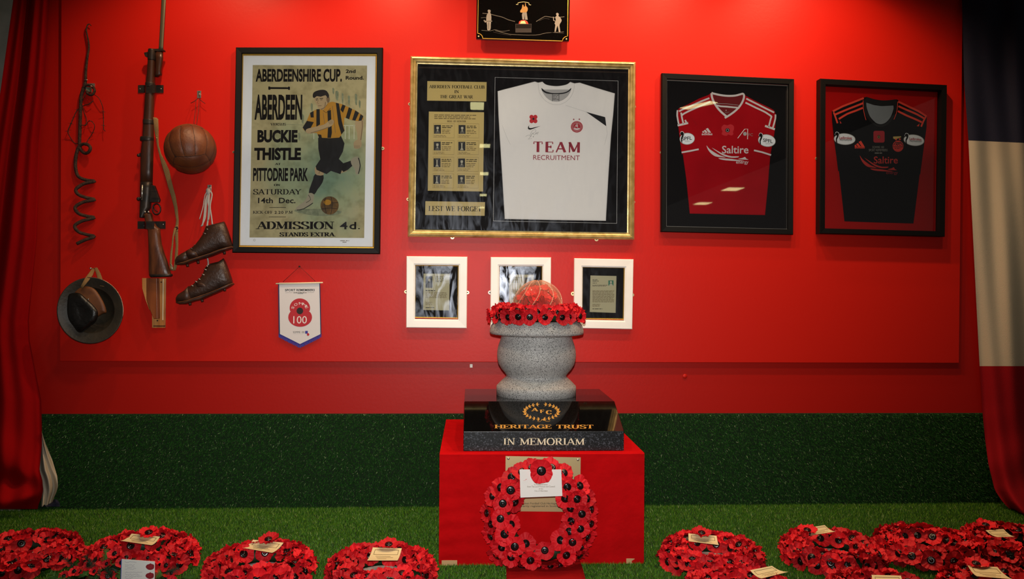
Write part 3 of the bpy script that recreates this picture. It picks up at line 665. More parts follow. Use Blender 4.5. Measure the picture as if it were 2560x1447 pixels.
A.poly([(530, 578), (562, 566), (640, 548), (664, 532), (690, 514), (708, 520), (704, 545), (682, 562), (640, 578), (562, 604), (532, 598)], M['skin'], 8, F_, 2); A.line([(560, 600), (640, 576), (680, 560)], 4, M['skindark'], 9, F_)
for k in range(4): A.line([(672 + k * 8, 522 - k * 2), (684 + k * 6, 545 - k * 2)], 2.4, M['skindark'], 9, F_)
A.poly([(850, 520), (896, 510), (900, 560), (890, 620), (886, 652), (864, 650), (860, 600), (848, 560)], M['skin'], 5, F_, 2); A.poly([(838, 662), (862, 642), (887, 655), (886, 690), (864, 702), (840, 697)], M['skin'], 6, F_, 2)
for k in range(4): A.line([(846 + k * 9, 680), (846 + k * 9, 698)], 2.4, M['skindark'], 7, F_)
A.line([(892, 520), (894, 560), (884, 645)], 5, M['skindark'], 6, F_)
A.poly([(580, 368), (600, 358), (655, 352), (672, 376), (678, 404), (662, 425), (645, 446), (622, 448), (606, 436), (601, 420), (588, 400)], M['skin'], 8, F_, 2)
A.poly([(660, 372), (680, 366), (682, 395), (668, 405)], M['skindark'], 9, F_, 2)
A.poly([(573, 366), (578, 340), (605, 326), (640, 321), (664, 330), (679, 358), (670, 376), (656, 356), (625, 366), (600, 362), (584, 374)], M['hair'], 10, F_, 2)
A.line([(592, 382), (608, 379)], 4, M['hair'], 9, F_); A.line([(618, 378), (640, 376)], 4, M['hair'], 9, F_); A.line([(594, 389), (604, 388)], 3, M['hair'], 9, F_); A.line([(622, 387), (636, 386)], 3, M['hair'], 9, F_)
A.line([(610, 385), (603, 408), (613, 410)], 2.5, M['skindark'], 9, F_); A.line([(608, 425), (630, 424)], 3.5, M['skindark'], 9, F_); A.line([(655, 400), (650, 435), (625, 447)], 5, M['skindark'], 9, F_, 2)
A.poly([(640, 455), (672, 405), (700, 400), (688, 440), (660, 470)], M['amber'], 8, F_); A.line([(640, 455), (660, 470), (688, 440)], 2.5, M['pblk'], 9, F_)
A.line([(700, 425), (720, 600)], 3, M['skindark'], 7, F_); A.line([(640, 470), (650, 540)], 3, M['skindark'], 7, F_)
A.poly(circ(682, 1068, 59, 59, 28), M['pball'], 3, F_)
for q in ([(640, 1030), (690, 1050), (738, 1048)], [(632, 1090), (690, 1085), (736, 1092)], [(690, 1010), (700, 1060), (690, 1126)], [(655, 1018), (650, 1060), (660, 1118)]): A.line(q, 3, M['pblk'], 4, F_, 2)
A.poly(circ(668, 1048, 24, 18, 14), M['amber'], 4, F_)
A.words(750, 1290, 815, 1302, 1, M['inksoft'], .3); A.words(765, 1300, 800, 1312, 1, M['inksoft'], .3); A.line(circ(196, 1292, 6, 6, 10), 1.4, M['inksoft'], closed=True)
A.build()
quad_slab([(606, 137), (943, 138), (936, 620), (598, 617)], BD + .0138, BD + .0158).build('glass', M['glass'], po)
bracket(po, 584, 380, 'l', r=2.5); bracket(po, 957, 371, 'r', r=4); bracket(po, 890, 123, 't', r=3)

# ================================================================ gold frame
gf = thing('gold_framed_shirt', 'wide gold framed display with a white jersey and a roll of honour on black mount', 'framed shirt', W(1303, 596, .02))
frame(gf, [(1027, 142.8), (1587.4, 157.6), (1584, 599.6), (1019.7, 592)], [(0, 0), (.0, .018), (.006, .026), (.012, .028), (.017, .022), (.020, .024), (.026, .021), (.030, .014), (.036, .013)], M['gold'], BD)
quad_slab([(1041, 160), (1571, 172), (1568, 584), (1034, 574)], BD + .001, BD + .004).build('mount_board', M['blackboard'], gf)
A = Art(gf, BD + .004, (1000, 120, 2.894), .0004)
A.line([(688, 212), (1578, 238), (1568, 1268), (675, 1250)], 4, M['greyline'], 2, 'silver_line', closed=True)
A.build()
def tocrop(pts): return C(pts, 1000, 120, 2.894)
for nm, q in (('title_plate', [(198, 240), (627, 247), (624, 387), (196, 381)]), ('roll_of_honour_card', [(209, 460), (608, 465), (601, 1038), (201, 1032)]), ('lower_plate', [(184, 1108), (615, 1115), (612, 1214), (182, 1208)])):
    quad_slab(tocrop(q), BD + .004, BD + .006).build(nm, M['goldcard'], gf)
A = Art(gf, BD + .006, (1000, 120, 2.894), .0003)
A.text('ABERDEEN FOOTBALL CLUB', 210, 267, 612, 290, K, serif=1, rise=4, thick=.19, thin=.08, ser=.14); A.text('IN', 395, 305, 426, 326, K, serif=1, thick=.2, thin=.09); A.text('THE GREAT WAR', 289, 340, 528, 363, K, serif=1, rise=2, thick=.19, thin=.08, ser=.14)
A.text('LEST WE FORGET', 206, 1142, 590, 1178, K, serif=1, rise=4, thick=.17, thin=.07, ser=.13)
A.words(248, 478, 575, 516, 3, M['inksoft'], .4, rise=3, seed=1); A.text('ROLL OF HONOUR', 341, 523, 478, 536, M['inksoft'], serif=1, thick=.22, thin=.1, rise=1)
for cx, dx in ((246, 0), (424, 3)):
    for r_ in range(4):
        y = 550 + r_ * 121 + dx - (2 if dx else 0); x = cx - r_ * 1.6
        A.line([(x - 4, y - 4), (x + 148, y - 2), (x + 146, y + 100), (x - 6, y + 98)], 1.5, M['inksoft'], 1, 'box_rules', closed=True)
        A.rect(x, y + 6, x + 50, y + 70, M['photodark'], 1, 'portrait')
        if (cx, r_) in ((246, 2), (246, 3), (424, 1)):
            A.poly([(x + 20, y + 16), (x + 30, y + 16), (x + 29, y + 50), (x + 38, y + 66), (x + 12, y + 66), (x + 21, y + 50)], M['photolight'], 2, 'portrait'); A.rect(x + 12, y + 10, x + 38, y + 17, M['photomid'], 2, 'portrait')
        else:
            A.poly(circ(x + 26, y + 28, 9, 13, 14), M['photolight'], 2, 'portrait'); A.poly([(x + 8, y + 70), (x + 14, y + 50), (x + 26, y + 42), (x + 38, y + 50), (x + 44, y + 70)], M['photomid'], 2, 'portrait'); A.poly([(x + 20, y + 44), (x + 32, y + 44), (x + 26, y + 56)], M['photolight'], 3, 'portrait'); A.poly(circ(x + 26, y + 19, 10, 7, 12, 0, 180), M['photodark'], 3, 'portrait')
        A.words(x + 58, y + 8, x + 140, y + 32, 2, K, .4, seed=r_); A.words(x + 58, y + 38, x + 130, y + 72, 3, M['inksoft'], .35, seed=r_ + 9); A.words(x, y + 78, x + 90, y + 96, 2, M['inksoft'], .3, seed=r_ + 5)
A.build()
def shirt(parent, outline, m, d, h=.007, name='jersey'):
    b = MB(); n = len(outline); cx = sum(p[0] for p in outline) / n; cy = sum(p[1] for p in outline) / n
    rings = [(1.0, 0), (1.0, h * .55), (.994, h * .9), (.984, h)]
    vs = []
    for s_, hh in rings:
        for x, y in outline: vs.append(W(cx + (x - cx) * s_, cy + (y - cy) * s_, d + hh))
    fs = [(k * n + i, k * n + (i + 1) % n, (k + 1) * n + (i + 1) % n, (k + 1) * n + i) for k in range(3) for i in range(n)]
    b.add(vs, fs); b.add([vs[3 * n + i] for i in range(n)], [tuple(range(n))])
    b2 = b.build(name, m, parent); return b2
neck = smooth_pts([(1030, 243), (1060, 265), (1130, 275), (1200, 265), (1232, 245)], 4, False)
wo = tocrop([(706, 312), (760, 297), (840, 277), (920, 256), (975, 242), (1000, 250)] + neck + [(1262, 255), (1300, 250), (1420, 288), (1555, 328), (1543, 480), (1527, 640), (1510, 900), (1490, 1250), (1100, 1244), (757, 1237), (742, 980), (722, 660), (712, 480)])
js = shirt(gf, wo, M['shirtwhite'], BD + .004)
A = Art(js, BD + .011, (1000, 120, 2.894), .0003)
A.poly([(1022, 300), (1240, 300)] + smooth_pts([(1238, 312), (1210, 352), (1170, 380), (1130, 388), (1090, 380), (1050, 352), (1022, 306)], 4, False), M['pale'], 1, 'collar_lining')
A.line([(1021, 292), (1050, 318), (1090, 328), (1130, 331), (1180, 327), (1215, 315), (1240, 292)], [8, 11, 12, 12, 12, 11, 8], M['collarblack'], 2, 'neck_tape', 3)
A.line([(1016, 262), (1022, 310), (1052, 358), (1092, 388), (1132, 396), (1172, 388), (1212, 358), (1240, 312), (1245, 262)], 10, M['shirtwhite'], 3, 'collar_rib', 3)
A.line([(1000, 256), (1008, 318), (1042, 372), (1088, 402), (1132, 410), (1176, 402), (1220, 372), (1254, 318), (1262, 258)], 1.6, M['pale'], 2, 'stitching', 3)
A.rect(1103, 334, 1150, 382, M['greyline'], 4, 'size_label'); A.words(1106, 338, 1148, 380, 4, M['ink'], .3, 5, 'size_label_print'); A.line([(1103, 334), (1103, 386)], 3, M['ink'], 5, 'size_label_print'); A.line([(1150, 334), (1150, 386)], 3, M['ink'], 5, 'size_label_print')
A.poly([(1346, 462), (1484, 500), (1492, 565)], M['collarblack'], 1, 'side_flash'); A.line([(1200, 415), (1346, 462)], 1.4, M['pale'], 1, 'stitching')
A.line([(1484, 500), (1500, 620), (1480, 700)], 1.2, M['pale'], 1, 'stitching'); A.line([(800, 700), (770, 640), (740, 560)], 1.2, M['pale'], 1, 'stitching', 2)
A.t = (1280, 270, 9.143)
for cx, cy in ((447, 205), (533, 205), (447, 297), (533, 297)): A.poly(circ(cx, cy, 48, 50, 18), M['brightred'], 1, 'poppy_badge')
A.rect(445, 200, 535, 300, M['brightred'], 1.2, 'poppy_badge'); A.poly(circ(490, 247, 24, 26, 14), M['photodark'], 2, 'poppy_badge')
A.poly([(400, 385), (385, 420), (390, 448), (420, 460), (470, 452), (660, 408), (500, 468), (420, 494), (385, 490), (362, 468), (368, 425)], K, 1, 'tick_emblem')
A.line([(310, 650), (380, 615), (400, 640), (460, 520), (520, 495), (550, 510), (520, 560), (450, 600), (420, 660), (480, 560), (500, 620), (560, 560), (540, 600), (590, 545), (570, 610), (610, 545)], 4, M['photomid'], 1, 'signature', 2)
A.line([(370, 715), (400, 680), (440, 640)], 4, M['photomid'], 1, 'signature'); A.line([(380, 715), (460, 690)], 3, M['photomid'], 1, 'signature'); A.poly(circ(487, 655, 9), M['photomid'], 1, 'signature')
def star(cx, cy, r): return [(cx + r * (1 if k % 2 == 0 else .42) * math.sin(k * math.pi / 5), cy - r * (1 if k % 2 == 0 else .42) * math.cos(k * math.pi / 5)) for k in range(10)]
A.poly(star(1410, 260, 26), M['maroon'], 1, 'club_crest'); A.poly(star(1540, 256, 26), M['maroon'], 1, 'club_crest')
A.poly(circ(1482, 430, 136, 131, 32), M['badgered'], 1, 'club_crest'); A.line(circ(1482, 430, 90, 88, 28), 5, M['trimwhite'], 2, 'club_crest', closed=True)
for k in range(26):
    a = R(360 * k / 26); q = (1482 + 113 * math.cos(a), 430 + 110 * math.sin(a)); A.poly([(q[0] - 5, q[1] - 6), (q[0] + 5, q[1] - 6), (q[0] + 3, q[1] + 6), (q[0] - 5, q[1] + 4)], M['trimwhite'], 2, 'club_crest')
A.line([(1428, 450), (1478, 362), (1500, 362), (1502, 452)], 9, M['trimwhite'], 2, 'club_crest'); A.poly(circ(1480, 410, 17), M['trimwhite'], 2, 'club_crest')
A.poly([(1402, 458), (1562, 458)] + circ(1482, 450, 72, 52, 12, 350, 190), M['trimwhite'], 3, 'club_crest'); A.text('1903', 1450, 462, 1515, 480, M['badgered'], 4, 'club_crest')
sl = dict(serif=1, ser=0)
A.text('TEAM', 484, 765, 1552, 1008, M['maroon'], 2, thick=.22, thin=.11, serif=1, ser=0, track=.12, rise=14)
A.text('RECRUITMENT', 486, 1072, 1548, 1182, M['maroon'], 2, rise=12)
A.build()
quad_slab([(1043, 162), (1569, 174), (1566, 582), (1036, 572)], BD + .0135, BD + .0155).build('glass', M['glass'], gf)
for x, y, s_ in ((1142, 147, 't'), (1474, 156, 't'), (1024, 260, 'l'), (1020, 498, 'l'), (1586, 267, 'r'), (1584, 505, 'r'), (1131, 593, 'b'), (1491, 598, 'b')):
    bracket(gf, x, y, s_, r=5 if s_ == 'b' else 3.6)

# ================================================================ red shirt in black frame
rf = thing('black_framed_red_shirt', 'black frame holding a dark red jersey with white shoulder stripes on black mount', 'framed shirt', W(1815, 584, .02))
T5 = (1620, 160, 3.146)
def t5(p): return C(p, *T5)
frame(rf, [(1651.8, 185.4), (1980.8, 200.4), (1978.6, 587.5), (1650.2, 580.2)], [(0, 0), (0, .022), (.003, .026), (.026, .024), (.029, .012)], M['black'], BD)
frame(rf, [(1665, 201), (1968, 215), (1966.5, 573.5), (1664, 566.5)], [(0, .014), (.002, .014), (.0035, .006)], M['silver'], BD, 'inner_slip')
quad_slab([(1664, 200), (1969, 214), (1968, 575), (1663, 568)], BD + .001, BD + .004).build('mount_board', M['blackboard'], rf)
u6 = (1680, 210, 6.579)
def c6(p): return C(p, *u6)
colt = smooth_pts([(660, 128), (690, 150), (800, 178), (920, 195), (1040, 190), (1120, 168), (1165, 150), (1195, 165)], 3, False)
ro = c6([(80, 470), (105, 405), (280, 325), (450, 235), (600, 180), (635, 150)] + colt + [(1210, 190), (1400, 290), (1600, 385), (1680, 430), (1715, 520), (1700, 700), (1680, 850), (1640, 1060), (1618, 1180), (1600, 1400)]) + t5([(960, 730), (945, 950), (921, 1188), (620, 1182), (328, 1176), (300, 900), (272, 700)]) + c6([(160, 1160), (135, 960), (105, 720)])
js = shirt(rf, ro, M['shirtred'], BD + .004)
A = Art(js, BD + .011, u6, .0003); TW = M['trimwhite']
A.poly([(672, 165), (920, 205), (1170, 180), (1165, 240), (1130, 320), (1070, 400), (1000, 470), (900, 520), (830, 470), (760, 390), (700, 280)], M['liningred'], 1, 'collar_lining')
A.line([(735, 350), (800, 366), (900, 372), (1000, 382), (1110, 392)], [24, 26, 28, 26, 26], TW, 2, 'neck_tape'); A.line([(735, 320), (900, 325), (1100, 350)], 6, M['pale'], 2, 'neck_tape')
A.poly(star(890, 432, 12), TW, 2, 'neck_tape'); A.words(870, 455, 950, 480, 2, M['silver'], .3, 2, 'size_label_print')
A.line([(650, 150), (656, 210), (685, 290), (740, 380), (810, 460), (905, 540)], 34, TW, 3, 'collar_trim', 2)
A.line([(650, 145), (690, 158), (800, 182), (920, 195), (1040, 190), (1120, 170), (1168, 160), (1185, 200), (1165, 280), (1110, 370), (1030, 450), (940, 515), (868, 558)], 32, TW, 4, 'collar_trim', 3)
for q in ([(615, 232), (480, 285), (300, 365), (170, 420), (118, 450)], [(632, 290), (480, 355), (320, 425), (200, 485), (165, 512)], [(1222, 240), (1400, 330), (1560, 410), (1680, 468)], [(1208, 305), (1380, 390), (1530, 460), (1640, 535)]):
    A.line(q, 28, TW, 2, 'shoulder_stripe', 2)
for q in ([(92, 430), (85, 520), (112, 670)], [(150, 470), (165, 560), (190, 660)], [(215, 590), (240, 640)], [(1700, 500), (1700, 570), (1655, 730)], [(1640, 530), (1620, 590), (1590, 710)]):
    A.line(q, 26, TW, 3, 'shoulder_stripe', 2)
A.line([(92, 680), (170, 664), (265, 640)], 34, TW, 3, 'shoulder_stripe'); A.line([(1530, 688), (1600, 712), (1692, 745)], 34, TW, 3, 'shoulder_stripe')
A.line([(158, 1125), (300, 1100), (440, 1072)], 27, TW, 3, 'cuff_stripe'); A.line([(1348, 1090), (1480, 1120), (1630, 1168)], 27, TW, 3, 'cuff_stripe')
A.line([(440, 1085), (300, 1125), (180, 1165)], 5, M['liningred'], 2, 'cuff_stripe'); A.line([(1340, 1110), (1480, 1150), (1620, 1195)], 5, M['liningred'], 2, 'cuff_stripe')
def tristripe(A, x, y, w, h, m, part):
    A.poly([(x, y + h * .72), (x + w * .10, y + h * .62), (x + w * .26, y + h), (x, y + h)], m, 2, part)
    A.poly([(x + w * .14, y + h * .56), (x + w * .32, y + h * .36), (x + w * .62, y + h), (x + w * .36, y + h)], m, 2, part)
    A.poly([(x + w * .38, y + h * .2), (x + w * .62, y), (x + w, y + h), (x + w * .72, y + h)], m, 2, part)
tristripe(A, 500, 722, 145, 78, TW, 'sports_emblem'); A.text('adidas', 488, 800, 665, 842, TW, 2, 'sports_emblem', bold=.02)
A.poly([(820, 700), (860, 665), (910, 680), (960, 660), (1015, 690), (1018, 750), (1000, 790), (1012, 820), (980, 848), (920, 830), (905, 850), (850, 845), (815, 820), (830, 780), (812, 740)], M['brightred'], 2, 'poppy_badge', 2)
A.poly(circ(913, 760, 36, 34, 18), K, 3, 'poppy_badge'); A.line(circ(913, 760, 21, 21, 18), 7, M['pale'], 4, 'poppy_badge', closed=True)
A.line([(1080, 892), (1195, 742), (1245, 738), (1242, 908)], 11, M['shirtwhite'], 2, 'club_crest'); A.poly(circ(1200, 818, 30, 32, 18), M['pale'], 2, 'club_crest'); A.text('FC', 1258, 812, 1330, 856, M['silver'], 2, 'club_crest')
A.text('Saltire', 822, 1015, 1258, 1142, TW, 2, bold=.012)
sail = ([(568, 1008), (600, 1050), (640, 1085), (700, 1125), (780, 1170), (885, 1205), (800, 1203), (710, 1188), (640, 1140), (590, 1075)], [(652, 1045), (760, 1105), (860, 1155), (980, 1188), (1098, 1188), (1080, 1208), (980, 1212), (880, 1192), (780, 1140)], [(765, 1218), (860, 1222), (980, 1232), (1100, 1250), (1190, 1264), (1080, 1266), (900, 1256), (800, 1240)], [(1085, 1232), (1160, 1215), (1202, 1198), (1222, 1228), (1260, 1244), (1160, 1242)])
for q in sail: A.poly(q, TW, 2, 'sail_emblem', 2)
A.text('energy', 1052, 1272, 1258, 1326, TW, 2, bold=.01)
def league(A, cx, cy, rx, ry, rot, t1, t2, m1, m2, part='sleeve_badge'):
    def E(a, b, n=26): return [(cx + a * math.cos(k) * math.cos(rot) - b * math.sin(k) * math.sin(rot), cy + a * math.cos(k) * math.sin(rot) + b * math.sin(k) * math.cos(rot)) for k in [2 * math.pi * i / n for i in range(n)]]
    A.poly(E(rx * 1.05, ry * 1.08), M['silver'], 2, part); A.poly(E(rx, ry), M['matwhite'], 3, part)
    lx = cx - rx * .78
    A.poly([(lx - 22, cy - ry * 1.0), (lx + 10, cy - ry * 1.25), (lx + 36, cy - ry * 1.0), (lx + 30, cy - ry * .4), (lx + 8, cy + ry * .1), (lx + 14, cy + ry * .7), (lx - 6, cy + ry * .5), (lx - 10, cy - ry * .1), (lx + 8, cy - ry * .6), (lx - 10, cy - ry * .7)], M['ink'], 4, part, 2)
    A.line([(lx - 24, cy - ry * .8), (lx - 5, cy - ry * 1.3), (lx + 35, cy - ry * 1.15), (lx + 44, cy - ry * .6)], 8, M['matwhite'], 3, part, 2)
    return E
E1 = league(A, 250, 900, 120, 92, -.06, 'SPFL', '', K, K); A.text('SPFL', 162, 872, 328, 930, K, 5, 'sleeve_badge', bold=.01, rise=-14); A.words(215, 930, 300, 950, 2, M['silver'], .3, 5, 'sleeve_badge')
E2 = league(A, 1560, 930, 140, 96, .16, 'SPFL', '', K, K); A.text('SPFL', 1498, 892, 1655, 950, K, 5, 'sleeve_badge', bold=.01, rise=24); A.words(1540, 968, 1620, 992, 2, M['silver'], .3, 5, 'sleeve_badge')
A.line([(320, 560), (370, 620), (410, 680)], 3, M['liningred'], 1, 'stitching'); A.build()
quad_slab([(1666, 202), (1967, 216), (1966, 573), (1665, 566)], BD + .0130, BD + .015).build('glass', M['glass_clean'], rf)
bracket(rf, 1653, 381, 'l', r=3.6)

# ================================================================ black shirt in black frame
kf = thing('black_framed_charcoal_shirt', 'black frame holding a charcoal jersey with orange-red shoulder stripes on red mount', 'framed shirt', W(2195, 590, .02))
frame(kf, [(2041, 202), (2354.3, 218), (2349, 593), (2039, 585.3)], [(0, 0), (0, .045), (.003, .049), (.027, .047), (.029, .012)], M['black'], BD)
quad_slab([(2052, 212), (2343, 226), (2340, 583), (2050, 575)], BD + .001, BD + .006).build('mount_board', M['redboard'], kf)
u7 = (2070, 230, 6.2923)
def c7(p): return C(p, *u7)
ko = c7([(62, 300), (180, 230), (400, 150), (560, 90), (600, 78)] + smooth_pts([(640, 85), (720, 110), (840, 130), (960, 128), (1060, 115), (1095, 120)], 3, False) + [(1110, 135), (1280, 220), (1420, 290), (1555, 375), (1550, 560), (1520, 780), (1490, 1000), (1450, 1300)]) + t5([(2150, 760), (2120, 1000), (2088, 1254), (1800, 1246), (1545, 1237), (1525, 1050), (1495, 780)]) + c7([(160, 1250), (130, 1000), (90, 700), (65, 450)])
js = shirt(kf, ko, M['shirtblack'], BD + .006)
A = Art(js, BD + .013, u7, .0003); CO, CD = M['coral'], M['coraldim']
A.poly([(600, 165), (720, 205), (840, 222), (1030, 212)] + smooth_pts([(1032, 260), (1000, 360), (950, 440), (890, 490), (820, 505), (750, 480), (680, 410), (630, 330), (602, 240)], 3, False), M['lining'], 1, 'collar_lining')
A.line([(585, 120), (580, 230), (610, 340), (670, 440), (740, 510), (820, 535), (900, 515), (970, 460), (1030, 360), (1060, 240), (1070, 140)], [30, 40, 46, 52, 56, 60, 56, 52, 46, 40, 30], M['collarblack'], 3, 'collar_rib', 3)
A.line([(590, 110), (680, 145), (780, 165), (860, 172), (960, 168), (1075, 155)], 80, M['collarblack'], 2, 'collar_rib', 2)
for q in ([(562, 95), (400, 160), (230, 225), (75, 305)], [(552, 175), (400, 235), (250, 295), (110, 355)], [(548, 248), (420, 300), (300, 345), (170, 425)], [(1105, 150), (1280, 235), (1420, 300), (1552, 385)], [(1108, 222), (1260, 290), (1400, 350), (1520, 420)], [(1100, 300), (1240, 370), (1360, 420), (1475, 475)]):
    A.line(q, 30, CO, 2, 'shoulder_stripe', 2)
A.line([(90, 320), (120, 400), (150, 490)], 26, CO, 3, 'shoulder_stripe'); A.line([(1540, 385), (1500, 460), (1465, 545)], 26, CO, 3, 'shoulder_stripe'); A.poly([(185, 450), (215, 490), (190, 495)], CD, 3, 'shoulder_stripe'); A.poly([(1440, 495), (1395, 535), (1430, 540)], CO, 3, 'shoulder_stripe')
A.line([(553, 130), (556, 260), (575, 360), (598, 440)], 9, CO, 4, 'collar_piping', 2); A.line([(1098, 150), (1085, 290), (1062, 370), (1036, 432)], 9, CO, 4, 'collar_piping', 2)
rr_ = 30
A.poly(circ(860, 640, 30, 30, 6, 90, 0) + circ(860, 765, 30, 30, 6, 0, -90) + circ(745, 765, 30, 30, 6, 270, 180) + circ(745, 640, 30, 30, 6, 180, 90), M['badgered'], 2, 'poppy_badge')
A.poly([(775, 690), (798, 675), (822, 690), (825, 720), (800, 738), (775, 722)], K, 3, 'poppy_badge'); A.line(circ(798, 708, 17, 17, 14), 6, M['goldcard'], 4, 'poppy_badge', closed=True)
tristripe(A, 420, 765, 160, 100, CO, 'sports_emblem'); A.text('adidas', 420, 850, 578, 888, CO, 3, 'sports_emblem', bold=.02)
A.text('SOMME 100', 698, 850, 880, 885, M['silver'], 2); A.text('SPORT REMEMBERS', 642, 895, 936, 932, M['silver'], 2); A.words(735, 945, 850, 968, 1, M['silver'], .7, 2, 'lettering', ragged=0)
A.poly(circ(1102, 852, 86, 88, 28), CD, 2, 'club_crest'); A.line([(1030, 840), (1060, 795), (1150, 795), (1178, 845)], 12, M['photodark'], 3, 'club_crest'); A.line([(1020, 862), (1186, 862)], 9, M['photodark'], 3, 'club_crest'); A.text('AFC', 1060, 800, 1145, 845, M['photodark'], 3, 'club_crest', bold=.03); A.words(1050, 875, 1150, 895, 1, M['photodark'], .5, 3, 'club_crest')
A.poly([(1025, 700), (1150, 695), (1150, 712), (1060, 745), (1025, 730)], M['goldcard'], 2, 'club_crest'); A.poly(star(1070, 745, 22), CO, 3, 'club_crest'); A.poly(star(1130, 742, 22), CO, 3, 'club_crest')
league(A, 262, 740, 165, 86, .05, '', '', K, K); A.text('Ladbrokes', 178, 695, 375, 740, M['badgered'], 5, 'sleeve_badge', bold=.02, rise=6); A.text('PREMIERSHIP', 185, 742, 380, 768, K, 5, 'sleeve_badge', rise=2)
league(A, 1352, 758, 158, 84, .12, '', '', K, K); A.text('Ladbrokes', 1280, 712, 1470, 752, M['badgered'], 5, 'sleeve_badge', bold=.02, rise=14); A.text('PREMIERSHIP', 1285, 758, 1475, 782, K, 5, 'sleeve_badge', rise=10)
A.text('Saltire', 720, 1012, 1098, 1125, CD, 2, bold=.01)
for q in sail: A.poly([(500 + (x - 568) * .845, 995 + (y - 1008) * .99) for x, y in q], CD, 2, 'sail_emblem', 2)
A.text('energy', 915, 1258, 1098, 1305, M['badgered'], 2)
A.line([(820, 1000), (815, 1440)], 2, M['collarblack'], 1, 'stitching'); A.build()
quad_slab([(2054, 214), (2341, 228), (2338, 581), (2052, 573)], BD + .0150, BD + .017).build('glass', M['glass_clean'], kf)
bracket(kf, 2041, 396, 'l', r=3.6)

# ================================================================ three small white frames
def small(px, win, card, label, gm, kind):
    t = thing('white_certificate_frame', label, 'picture frame', W((px[2][0] + px[3][0]) / 2, px[2][1], .02), 'white framed letters below the gold frame')
    frame(t, px, [(0, 0), (0, .014), (.003, .018), (.036, .017), (.038, .014), (.041, .014), (.043, .010)], M['whiteframe'], BD)
    frame(t, [(win[0][0] - 1.5, win[0][1] - 1.5), (win[1][0] + 1.5, win[1][1] - 1.5), (win[2][0] + 1.5, win[2][1] + 4.5), (win[3][0] - 1.5, win[3][1] + 4.5)], [(0, .0105), (.003, .009), (.006, .0045)], M['goldbead'], BD, 'gilt_slip')
    quad_slab([(win[0][0] - 2, win[0][1] - 2), (win[1][0] + 2, win[1][1] - 2), (win[2][0] + 2, win[2][1] + 4), (win[3][0] - 2, win[3][1] + 4)], BD + .001, BD + .003).build('mount_board', M['blackboard'], t)
    quad_slab(card, BD + .003, BD + .0042).build('letter_card', M['olivecard'], t)
    A = Art(t, BD + .0042, (card[0][0], card[0][1], 100 / (card[1][0] - card[0][0])), .0003)
    if kind == 0:
        A.rect(8, 10, 34, 54, M['photodark'], 1, 'portrait'); A.poly(circ(22, 25, 4, 6, 12), M['photolight'], 2, 'portrait'); A.poly([(12, 52), (15, 38), (22, 33), (29, 38), (32, 52)], M['photomid'], 2, 'portrait')
        A.words(46, 10, 86, 34, 4, K, .3); A.words(8, 62, 54, 68, 1, K, .5); A.words(8, 70, 92, 94, 6, M['inksoft'], .35, ragged=.1); A.words(8, 108, 34, 120, 3, M['inksoft'], .35); A.words(8, 127, 42, 133, 1, K, .4)
    elif kind == 1:
        A.rect(62, 12, 90, 50, M['photomid'], 1, 'portrait'); A.poly(circ(76, 25, 5, 7, 12), M['photolight'], 2, 'portrait'); A.words(8, 10, 52, 34, 4, K, .3); A.words(8, 60, 92, 100, 9, M['inksoft'], .35, ragged=.1)
    else:
        A.rect(69, 19, 89, 39, M['teal'], 1, 'portrait'); A.poly(circ(79, 26, 4, 5, 12), M['photolight'], 2, 'portrait'); A.poly([(72, 39), (75, 32), (83, 32), (87, 39)], M['photolight'], 2, 'portrait')
        A.words(8, 14, 34, 24, 2, K, .35); A.words(8, 27, 30, 31, 1, K, .4); A.words(8, 35, 66, 43, 2, K, .35, ragged=.2); A.words(8, 57, 92, 104, 11, M['inksoft'], .38, ragged=.05); A.words(8, 109, 38, 121, 3, M['inksoft'], .35); A.words(8, 126, 52, 131, 1, K, .4)
    A.build()
    quad_slab([(win[0][0] - 1, win[0][1] - 1), (win[1][0] + 1, win[1][1] - 1), (win[2][0] + 1, win[2][1] + 3), (win[3][0] - 1, win[3][1] + 3)], BD + .0078, BD + .0095).build('glass', M[gm], t)
    return t
t = small([(1016.8, 640.4), (1168.5, 642), (1166.8, 820), (1016, 818.4)], [(1039.4, 663.6), (1145.8, 665), (1143.6, 791), (1037.5, 789)], [(1058.8, 683.7), (1124.3, 684.2), (1123, 775.8), (1058, 774.7)], 'white framed letter with a portrait photo, leftmost below the gold frame', 'glass_smudge', 0)
bracket(t, 1015, 729, 'l'); bracket(t, 1169, 731, 'r')
t = small([(1226.5, 642.8), (1377, 643.7), (1376, 820), (1225.4, 818)], [(1249, 665), (1355, 665.5), (1354, 792), (1248, 791)], [(1273, 686), (1334.6, 686.4), (1334, 776), (1272.5, 775)], 'white framed letter half hidden behind the glass dome', 'glass_haze', 1)
bracket(t, 1225, 731, 'l', M['whiteframe'], 5); bracket(t, 1378, 731, 'r')
t = small([(1434.7, 645.6), (1582.5, 648.4), (1579.2, 822.5), (1433.3, 819.7)], [(1456, 667.2), (1559.9, 669), (1557.7, 793.5), (1454.8, 792.4)], [(1476, 688.4), (1541, 689.8), (1539, 781.9), (1474.2, 779.7)], 'white framed letter with a small green stamp, rightmost below the gold frame', 'glass', 2)
bracket(t, 1432, 734, 'l', r=5); bracket(t, 1581, 737, 'r')

